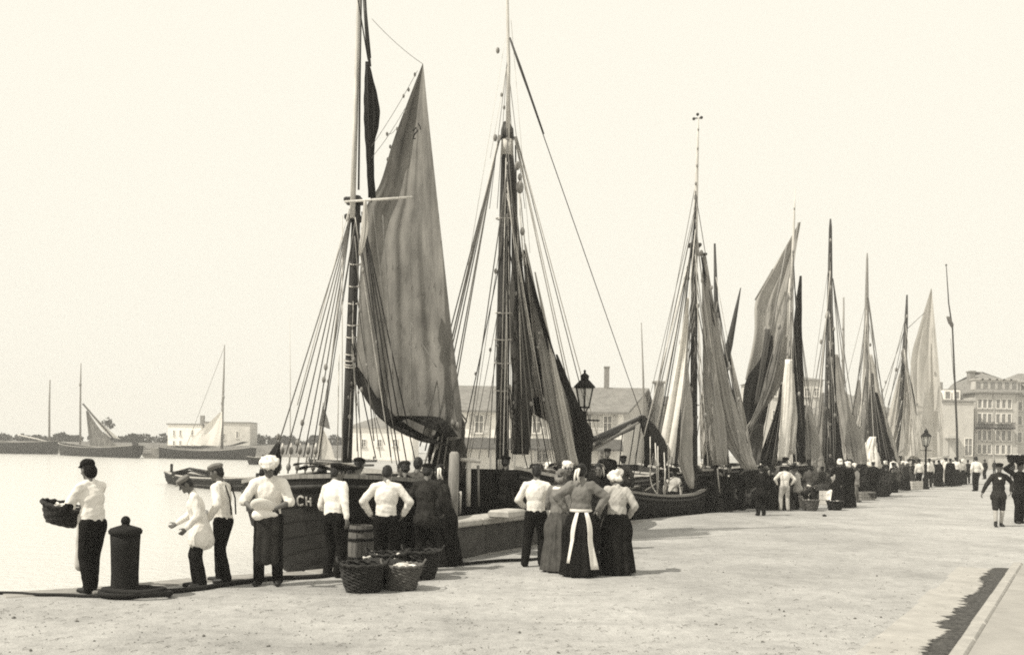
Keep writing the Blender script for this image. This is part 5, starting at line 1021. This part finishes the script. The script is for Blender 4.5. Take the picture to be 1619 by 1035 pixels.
for i in range(900):
    x, y = g2.uniform(-20, 1640), 800 + 235 * g2.uniform(0, 1) ** .8; e0 = G(x, y); ed = edge_at(min(max(x, 5), 1430))
    if ed and e0.y > ed.y - .6: continue
    a = g2.uniform(0, 6.28); l = g2.uniform(.012, .045); u = V3(math.cos(a), math.sin(a), 0) * l; b.tube([e0 - u + V3(0, 0, .004), e0 + V3(.01, .01, .012), e0 + u + V3(0, 0, .004)], .0022, 4)
tag(b.make('straw_litter', mat('straw_litter', .17, .95, .5, 3, 0)), kind='stuff')
for px, py, s_ in ((1303, 816, .05),): c_ = G(px, py); o = fused('clod', [('e', c_ + V3(0, 0, s_ * .6), (s_ * 1.1, s_, s_ * .8)), ('e', c_ + V3(.05, .02, s_ * .4), (s_ * .7, s_ * .8, s_ * .5))], .012, M['dark'], None, 2, .006, 40); tag(o, 'small dark clod lying alone on the open quay', 'clod')

# ------------------------------------------------------------------ people near the eye
NEAR = 'fishermen and women standing on the near quay'; k_ = lambda x, yf, yt: tall(x, yf, yt)
P_ = lambda x, y: G(x, y)
h1 = k_(148, 938, 734)
person(P_(146, 936), -118, h1, 'fisherman at far left in white shirt and dark hat holding a dark basket', NEAR, 1, lean=7, nod=14, turn=-4, hl=(.16, -.42, 1.06), hr=(-.14, -.44, 1.02), fl=(.10, .06), fr=(-.09, -.12), head='sou', sleeve=.45, cuff='dark', hem=0, topm='shirt', apron='palecloth')
p = P_(146, 936); f_ = Rz(-118) @ V3(0, -1, 0); bp_ = p + f_ * .62 + V3(0, 0, .90)
basket('dark shallow basket held in both arms of the fisherman at far left', bp_ + V3(0, 0, -.08), .17, .31, .26, 'darkwicker', None, 8, False, Matrix.Rotation(rad(14), 3, 'Y'), .8)
h2 = k_(318, 928, 762)
person(P_(316, 928), -68, h2 * 1.05, 'man in a long pale smock looking down, left of the pair by the water', NEAR, 1, lean=14, nod=34, turn=0, hl=(.22, -.22, .93), hr=(-.16, -.34, .98), top='smock', hem=.32, head='cap', headm='greycloth', fl=(.11, .02), fr=(-.09, -.05))
person(P_(352, 921), -100, k_(352, 921, 738), 'man in white shirt and grey cap standing behind the smocked man', NEAR, 1, lean=6, nod=16, turn=10, hl=(.26, -.10, .95), hr=(-.22, -.32, 1.02), head='cap', headm='greycloth', fl=(.09, .10), fr=(-.10, -.10), braces=True, hem=0)
person(P_(424, 924), 6, k_(424, 924, 728), 'man in white head cloth and dark apron holding a white plate', NEAR, 1, lean=6, nod=28, turn=6, hl=(.13, -.33, 1.07), hr=(-.17, -.32, 1.06), pl=(1, .5, -.4), pr=(-1, .5, -.4), head='wrap', headm='shirt', apron='dark2', fl=(.13, -.02), fr=(-.13, .0), sleeve=.55, wide=1.12)
c_ = P_(424, 924) + Rz(6) @ V3(-.02, -.50, 1.08); r = thing('plate', 'white dish held at the waist by the man in white head cloth', 'plate', tuple(c_)); MB().lathe(c_, [(.02, 0), (.11, .0), (.16, .035), (.156, .045), (.105, .016), (.02, .014)], 24, True, Rx(-38) ).make('dish', M['shirt'], r, True)
fused('cloth', [('e', c_ + V3(0, .06, -.06), (.14, .04, .07)), ('e', c_ + V3(-.06, .04, -.10), (.10, .05, .07)), ('e', c_ + V3(.09, .04, -.09), (.12, .04, .04))], .02, M['shirt'], r, 3, .012, 18, True)
person(P_(526, 912), 150, k_(526, 912, 737), 'man in loose white shirt seen from behind, leaning over, left of the cask', NEAR, 1, lean=14, side=10, nod=14, turn=-25, hl=(.22, -.30, .95), hr=(-.30, .04, .86), head='beret', headm='dark', wide=1.05, hem=0)
person(P_(609, 912), 181, k_(609, 912, 740), 'man in white shirt with hands on his hips, back turned, behind the baskets', NEAR, 1, lean=3, nod=20, hl=(.25, -.10, .96), hr=(-.25, -.10, .96), pl=(1, .35, 0), pr=(-1, .35, 0), head='hair', wide=1.12)
person(P_(672, 902), 170, k_(672, 902, 738) , 'man in dark jacket and cap with his back turned beside the mooring post', NEAR, 1, lean=4, nod=14, top='coat', topm='dark2', hem=.2, head='cap', bottom='dark', wide=1.08, hl=(.2, -.28, 1.05), hr=(-.24, -.2, .95))
person(P_(640, 888), 195, 1.62, 'dark dressed boy half hidden between two men by the baskets', NEAR, 1, lean=6, nod=18, top='coat', topm='dark', hem=.2, head='cap', headm='dark2')
person(P_(700, 893), 205, 1.60, 'woman in dark dress bending beside the mooring post', NEAR, 1, lean=16, nod=24, top='blouse', topm='dark2', legs='skirt', bottom='dark', head='bun', hl=(.2, -.3, .95), hr=(-.2, -.3, .95))
person(P_(655, 881), 150, 1.68, 'man in grey jersey half hidden behind the dark jacketed man by the post', NEAR, 1, lean=5, nod=8, turn=20, top='coat', topm='worn', hem=.12, head='hair')
person(P_(560, 884), 160, 1.66, 'man in dark waistcoat behind the cask looking towards the boats', NEAR, 1, lean=8, nod=10, top='shirt', topm='greycloth', vest='dark', head='cap', hl=(.24, -.2, .95), hr=(-.24, -.2, .95))
person(P_(846, 895), 172, k_(846, 895, 740), 'bareheaded man in billowing white shirt with his back turned beside the women', NEAR, 1, lean=3, nod=8, turn=12, hl=(.24, -.22, 1.02), hr=(-.27, .03, .94), pr=(-1, .3, -.2), fl=(.17, .08), fr=(-.11, -.04), wide=1.1)
person(P_(812, 873) + V3(-.2, 1.3, .0), 165, 1.70, 'dark clothed man beyond the parapet, left of the bareheaded man', NEAR, 1, lean=4, nod=10, top='coat', topm='dark', hem=.2, head='cap', hl=(.2, -.3, 1.0))
person(P_(883, 903), 150, k_(883, 903, 748), 'woman in plain grey skirt standing close beside the aproned woman', NEAR, 1, lean=4, nod=8, top='blouse', topm='greycloth', legs='skirt', bottom='worn', head='bonnet', headm='greycloth', collar='shirt', hl=(.18, -.3, 1.02))
person(P_(917, 910), 181, k_(917, 910, 738), 'woman with hands on hips, white apron edges showing over her dark skirt', NEAR, 1, lean=2, nod=10, turn=-8, top='blouse', topm='greycloth', legs='skirt', bottom='dark', head='bun', apron='back', hl=(.24, .02, 1.03), hr=(-.24, .02, 1.03), pl=(1, .15, 0), pr=(-1, .15, 0), wide=.95)
person(P_(974, 907), 196, k_(974, 907, 748), 'woman in pale blouse and frilled white cap bending her head, right of the group', NEAR, 1, lean=9, nod=36, side=-3, turn=10, top='blouse', topm='palecloth', legs='skirt', bottom='dark', head='bonnet', headm='shirt', apron='greycloth', hl=(.22, -.28, 1.0), hr=(-.26, -.12, .95), wide=.98)
person(P_(893, 872), 20, 1.62, 'fishwife in dark shawl and white cap facing the women across the parapet', NEAR, 1, lean=5, nod=12, top='blouse', topm='dark2', legs='skirt', bottom='dark', head='bonnet', headm='shirt', hl=(.12, -.3, 1.02), hr=(-.12, -.3, 1.02), collar='shirt')
person(P_(945, 868), -10, 1.6, 'woman in dark dress behind the two women, nearly hidden by them', NEAR, 1, lean=3, nod=14, top='blouse', topm='dark', legs='skirt', bottom='dark', head='bun')
# boys at the right
person(P_(1578, 832), -14, k_(1578, 832, 735), 'boy in dark jacket, knee breeches and pale stockings walking towards us', NEAR, 1, lean=4, nod=6, turn=-8, top='coat', topm='dark2', hem=.22, legs='breeches', bottom='dark2', head='cap', headm='dark', collar='shirt', hl=(.30, -.05, .98), hr=(-.46, -.16, .90), pl=(.8, .6, 0), pr=(-.6, .7, 0), fl=(.10, .10), fr=(-.09, -.12))
p = P_(1611, 827); hh = 1.66
person(p, 4, hh, 'man in dark clothes carrying a loaded basket on his head at the right edge', NEAR, 1, lean=1, nod=0, top='coat', topm='dark', hem=.24, head='beret', headm='dark', hl=(.24, -.14, 1.0), hr=(-.21, .0, 1.74), pr=(-1, .3, .2), fl=(.10, .06), fr=(-.10, -.06))
c_ = p + V3(0, -.0, hh * 1.018); basket('dark flat basket balanced on the head of the man at the right edge', c_, .26, .34, .22, 'darkwicker', None, 7, False)

# ------------------------------------------------------------------ people further along the quay
MID = 'people standing by the boats in the middle of the quay'
def mid(x, yf, yt, yaw, label, near=2, **k): return person(P_(x, yf), yaw, k_(x, yf, yt), label, MID, near, **k)
mid(1152, 809, 737, -20, 'man in long dark coat and white collar by the plank at the third boat', top='coat', topm='dark', hem=.3, head='cap', collar='shirt', nod=8, turn=20)
mid(1170, 806, 742, 120, 'dark coated man turned away behind the man with white collar', top='coat', topm='dark', hem=.3, head='beret')
mid(1203, 815, 738, 185, 'tall man all in black seen from behind, left of the straw hat', top='coat', topm='dark', hem=.3, head='cap', hl=(.2, -.3, 1.05))
mid(1217, 806, 742, 160, 'woman in black dress between the man in black and the straw hat', top='blouse', topm='dark', legs='skirt', bottom='dark', head='bun')
mid(1240, 807, 736, 178, 'man in straw hat, white shirt and pale trousers with his back turned', bottom='palecloth', head='straw', hl=(.25, -.08, .98), hr=(-.25, -.08, .98), pl=(1, .4, 0), pr=(-1, .4, 0), wide=1.1, fl=(.14, 0), fr=(-.14, 0))
mid(1261, 805, 738, -110, 'boy in pale smock right of the man in straw hat', top='smock', topm='palecloth', hem=.28, head='cap', lean=6, nod=16, hl=(.2, -.3, .98))
mid(1289, 804, 746, -75, 'man stooping low over a heap of nets with white sleeves', lean=62, nod=25, vest='dark', hl=(.16, -.55, .50), hr=(-.16, -.5, .45), head='cap', drop=.10)
mid(1272, 806, 752, 60, 'crouching person in dark clothes at the foot of the furled sails', lean=50, nod=10, top='coat', topm='dark2', hem=.1, head='cap', hl=(.16, -.5, .5), hr=(-.16, -.5, .5), drop=.12)
mid(1327, 800, 728, 170, 'dark woman in white cap with forearms raised, beside the black mast', top='blouse', topm='dark', legs='skirt', bottom='dark', head='bonnet', headm='shirt', hl=(.2, -.34, 1.15), hr=(-.2, -.34, 1.15))
mid(1340, 802, 732, 200, 'stout dark woman in white cap, back turned, just right of another like her', top='blouse', topm='dark', legs='skirt', bottom='dark', head='bonnet', headm='shirt', wide=1.1)
mid(1316, 796, 742, -60, 'person in pale blouse bowing by the baskets left of the two dark women', top='blouse', topm='palecloth', legs='skirt', bottom='dark2', head='hair', lean=12, nod=20)
mid(1352, 794, 738, 100, 'man in grey trousers and jacket stepping right of the two dark women', top='coat', topm='greycloth', hem=.16, bottom='greycloth', head='cap', fl=(.08, -.2), fr=(-.08, .2), lean=8)
mid(1380, 788, 730, 165, 'man in black with a white cap beside the anchor', top='coat', topm='dark', hem=.2, head='beret', headm='shirt', hl=(.28, -.35, .9))
mid(1399, 783, 735, 150, 'dark figure stooping by the slanting planks near the anchor', top='coat', topm='dark2', hem=.2, head='cap', lean=30, nod=10)
FAR = 'far crowd around the street lamp'
def farp(x, yf, yt, yaw, label, **k): return person(P_(x, yf), yaw, k_(x, yf, yt), label, FAR, 3, **k)
farp(1412, 776, 733, 190, 'dark figure by the boat with a raised pale sail', top='coat', topm='dark', hem=.2, head='cap')
farp(1432, 775, 731, 30, 'person in white cap and dark dress left of the lamp post', top='blouse', topm='dark2', legs='skirt', bottom='dark', head='bonnet', headm='shirt')
farp(1453, 772, 727, 185, 'man in white shirt just left of the lamp post', head='cap')
farp(1469, 770, 726, 175, 'man in white shirt just right of the lamp post', head='cap', bottom='dark2')
farp(1484, 769, 728, 180, 'woman all in black right of the lamp post, back turned', top='blouse', topm='dark', legs='skirt', bottom='dark', head='bun')
farp(1493, 763, 722, 10, 'person in white blouse behind the woman in black', top='blouse', topm='shirt', legs='skirt', bottom='palecloth', head='hair')
farp(1502, 769, 726, 160, 'wide skirted dark woman left of the flagpole foot', top='blouse', topm='dark', legs='skirt', bottom='dark', head='cap')
farp(1511, 768, 724, 180, 'person in white bodice and black skirt at the flagpole foot', top='blouse', topm='shirt', legs='skirt', bottom='dark', head='cap')
farp(1521, 766, 727, 190, 'pale bloused woman right of the flagpole', top='blouse', topm='palecloth', legs='skirt', bottom='dark', head='bonnet', headm='shirt')
farp(1530, 764, 728, 170, 'dark man standing behind the broad man in white shirt', top='coat', topm='dark', hem=.2, head='cap')
farp(1543, 776, 723, 182, 'broad man in white shirt walking away alone at the right of the crowd', head='hair', hl=(.26, -.02, .9), hr=(-.26, -.02, .9), wide=1.15, fl=(.12, .08), fr=(-.1, -.1))
farp(1557, 757, 727, 200, 'small dark figure far off behind the broad man in white shirt', top='coat', topm='dark', hem=.2, head='cap')
farp(1572, 748, 728, 170, 'small dark pair member far off above the walking boy', top='coat', topm='dark', hem=.2, head='cap')
farp(1600, 756, 728, 180, 'small dark figure far off between the boy and the basket carrier', top='coat', topm='dark', hem=.2, head='cap')
BO = 'people aboard the boats'
def aboard(p, z, yaw, label, near=2, **k): return person((p[0], p[1], z), yaw, 1.66, label, BO, near, **k)
def ab(x, ytop, d, yaw, label, **k): q_ = W(x, ytop, d); return aboard(q_, q_.z - 1.66, yaw, label, **k)
ab(508, 742, 15.9, 170, 'dark haired boy aboard the nearest boat, left of the leaning man', top='coat', topm='dark2', hem=.2)
ab(556, 742, 16.6, 200, 'man aboard the nearest boat behind the leaning man', top='shirt', topm='palecloth', vest='dark', head='cap')
ab(634, 735, 17, 30, 'bareheaded man in pale shirt aboard the nearest boat near its right rail', top='shirt', topm='palecloth', vest='dark2')
ab(667, 742, 18.2, -10, 'man in dark jersey aboard the nearest boat beside the gathered ropes', top='coat', topm='dark', hem=.1, head='cap', headm='shirt')
ab(868, 735, 23, 20, 'woman in white cap on the deck of the second boat', top='blouse', topm='palecloth', legs='skirt', bottom='dark', head='bonnet', headm='shirt')
ab(960, 712, 24.8, 10, 'big man in dark jersey standing in the bow of the second boat', top='coat', topm='dark', hem=.1, head='cap', wide=1.15)
ab(985, 722, 25.6, 170, 'man in black bending in the bow of the second boat', top='coat', topm='dark2', hem=.1, head='cap', lean=15)
ab(1112, 733, 31.2, 20, 'white capped woman aboard the third boat under the pale sails', top='blouse', topm='shirt', legs='skirt', bottom='dark', head='bonnet', headm='shirt')
ab(1128, 738, 31.6, -30, 'dark man aboard the third boat right of the white capped woman', top='coat', topm='dark', hem=.1, head='cap')
ab(1064, 742, 30, 160, 'man in pale jacket stooping aboard the third boat behind its hanging sail', top='shirt', topm='palecloth', head='cap', lean=25)
# ------------------------------------------------------------------ gear by the boats
def heap(name, label, cat, px, py, w_, h_, m, seed, group=None, vox=.04, z=0):
    c_ = G(px, py) if z == 0 else None; g = np.random.default_rng(seed)
    P = [('e', c_ + V3(g.uniform(-.6, .6) * w_, g.uniform(-.3, .3) * w_, h_ * g.uniform(.15, .55)), (w_ * g.uniform(.3, .5), w_ * g.uniform(.25, .4), h_ * g.uniform(.3, .5))) for _ in range(7)]
    o = fused(name, P, vox, M[m], None, 2, h_ * .06, 14); return tag(o, label, cat, group)
heap('net_heap', 'low heap of black nets between the two big fish baskets', 'net', 606, 926, .42, .42, 'net', 12)
heap('net_heap', 'heap of dark nets on the quay behind the stooping man', 'net', 1300, 792, 1.1, .75, 'net', 2)
heap('net_heap', 'heap of pale sailcloth dumped beside the person in pale blouse', 'sailcloth', 1318, 798, .5, .6, 'shirt', 5)
heap('net_heap', 'mound of brown nets on the edge right of the two dark women', 'net', 1362, 784, 1.5, 1.6, 'net', 3)
heap('net_heap', 'heap of nets at the edge left of the lamp post', 'net', 1425, 772, 1.6, .9, 'net', 8)
heap('net_heap', 'dark net bundle on the edge by the plank of the third boat', 'net', 1182, 803, .8, .8, 'net', 9)
def plank(label, a, za, b_, zb, w_=.3, m='wood'):
    a, b_ = G(*a) + V3(0, 0, za), G(*b_) + V3(0, 0, zb); t = b_ - a; L_ = t.length; x = t.normalized(); y = V3(0, 0, 1).cross(x).normalized(); z = x.cross(y)
    o = MB().box((a + b_) / 2, (L_, w_, .05), 0, .01, Matrix((x, y, z)).transposed()).make('plank', M[m]); return tag(o, label, 'plank')
plank('pale gangplank sloping to the third boat between the dark men', (1160, 801), .03, (1192, 789), .55, .3, 'paleMast')
plank('long pale plank propped on the edge below the anchor', (1352, 786), .04, (1385, 780), .25, .3, 'paleMast')
plank('short plank lying on the quay left of the straw-hatted man', (1218, 803), .03, (1238, 799), .03, .25, 'paleMast')
plank('pale spar-like plank slanting up behind the anchor', (1383, 777), .1, (1412, 771), .75, .2, 'paleMast')
def crate(label, px, py, s, m='wood', group='boxes and tubs set down by the far boats'):
    p = G(px, py); r = thing('crate', label, 'crate', p, group); a = g2.uniform(-.4, .6); R = Matrix.Rotation(a, 3, 'Z'); sx, sy, sz = s; k = 3
    for sy_ in (-1, 1):
        for i in range(k): c_ = p + R @ V3(0, sy_ * (sy / 2 - .015), sz * (i + .5) / k); MB().box(c_, (sx, .03, sz / k - .015), a, .004).make('slat', M[m], r)
    for sx_ in (-1, 1):
        for i in range(k): c_ = p + R @ V3(sx_ * (sx / 2 - .015), 0, sz * (i + .5) / k); MB().box(c_, (.03, sy - .064, sz / k - .015), a, .004).make('slat', M[m], r)
    MB().box(p + V3(0, 0, .03), (sx - .07, sy - .07, .04), a).make('base', M[m], r); return r
crate('pale slatted fish crate on the quay just left of the lamp post', 1443, 773, (1.0, .6, .45), 'paleMast'); crate('grey slatted crate beside the stooping man', 1262, 802, (.7, .5, .4))
crate('small grey crate at the edge near the grey trousered man', 1366, 790, (.7, .5, .35)); crate('pale box near the bowing person in pale blouse', 1307, 797, (.5, .5, .5), 'paleMast')
basket('round brown basket beside the crouching person', G(1281, 807), .2, .28, .35, 'wicker', 'baskets set down by the far boats', 6); basket('round dark basket in front of the two dark women', G(1320, 806), .2, .28, .3, 'darkwicker', 'baskets set down by the far boats', 5)
basket('wicker basket below the slanting planks', G(1372, 790), .2, .3, .3, 'wicker', 'baskets set down by the far boats', 6)
p = G(1402, 783); r = thing('anchor', 'black iron anchor lying on the quay edge with one fluke raised', 'anchor', p); b = MB(); b.tube([p + V3(-.5, .1, .06), p + V3(.25, 0, .35)], .05, 7); b.make('shank', M['iron'], r, True)
b = MB(); b.tube([p + V3(.1, -.25, .75), p + V3(.3, -.12, .6), p + V3(.3, .05, .35), p + V3(.22, .2, .1), p + V3(.05, .25, .03)], [.02, .06, .07, .06, .02], 7); b.make('arms', M['iron'], r, True)
b = MB(); b.tube([p + V3(-.5, -.4, .06), p + V3(-.5, .5, .06)], .04, 6); b.make('stock', M['wood'], r, True)
finish_fused()
# the packed row of people against the hulls: a few dressed figures, copied one by one
def copy_tree(o, parent=None):
    c = o.copy(); COL.objects.link(c)
    if parent: c.parent = parent
    for ch in o.children: copy_tree(ch, c)
    return c
PROTO = [o for o in COL.objects if o.name.startswith('person') and o.get('group') in (MID, FAR)]
darks = [o for o in PROTO if o['label'].split()[0] in ('dark', 'woman', 'tall', 'small', 'wide')]; whites = [o for o in PROTO if 'white shirt' in o['label'] and 'straw' not in o['label']]; caps = [o for o in PROTO if 'white cap' in o['label']]
g3 = random.Random(21); ROW = 'packed row of bystanders against the moored hulls'; ROWS = {}
for i in range(40):
    px = g3.uniform(1175, 1500); e_ = edge_at(min(px, 1436)) if px < 1436 else G(px, 763); q_ = edge_at(min(px, 1428) + 6); t_ = (q_ - edge_at(min(px, 1428))).normalized(); inn = Vector((t_.y, -t_.x, 0))
    k = g3.random(); src = g3.choice(darks if k < .74 else caps if k < .87 else whites); p = e_ + inn * g3.uniform(.2, 1.5) ** 1.3
    c = copy_tree(src); c.location = p; c.rotation_euler = (0, 0, rad(g3.uniform(-180, 180))); s_ = g3.uniform(.84, 1.05); c.scale = (s_,) * 3; c['group'] = ROW
    if k < .74:
        for ch in c.children:
            if ch.name.split('.')[0] in ('skirt', 'coat', 'blouse', 'trousers', 'apron'):
                ch.material_slots[0].link = 'OBJECT'; ch.material_slots[0].material = M[g3.choice(['dark', 'dark2', 'dark2', 'worn', 'worn'])]
    zone = 'fourth boat' if px < 1265 else 'fifth boat' if px < 1335 else 'sixth boat' if px < 1395 else 'seventh boat' if px < 1450 else 'flagpole crowd'
    kind = ('dark dressed women' if any(ch.name.startswith('skirt') for ch in src.children) else 'dark coated men') if k < .74 else 'white capped women' if k < .87 else 'white shirted men'
    ROWS.setdefault((kind, zone), []).append((PX(p)[0], c))
ORD = ['first', 'second', 'third', 'fourth', 'fifth', 'sixth', 'seventh', 'eighth', 'ninth', 'tenth', 'eleventh', 'twelfth']
for (kind, zone), lst in ROWS.items():
    lst.sort(key=lambda q_: q_[0])
    for i, (_, c) in enumerate(lst): c['label'] = f'{ORD[i]} from left of the {kind} packed in the row before the {zone}' if len(lst) > 1 else f'only one of the {kind} packed in the row before the {zone}'
# ------------------------------------------------------------------ thin sea air
hz = bpy.data.materials.new('sea_air'); hz.use_nodes = True; n = hz.node_tree; n.nodes.clear(); o = n.nodes.new('ShaderNodeOutputMaterial'); v = n.nodes.new('ShaderNodeVolumePrincipled')
v.inputs['Color'].default_value = (1, .99, .96, 1); v.inputs['Density'].default_value = HAZE; v.inputs['Anisotropy'].default_value = .0
n.links.new(v.outputs[0], o.inputs['Volume'])
if HAZE:
    b = MB(); b.box((0, 220, 11), (1100, 620, 30)); hb = b.make('haze', hz); tag(hb, kind='stuff')
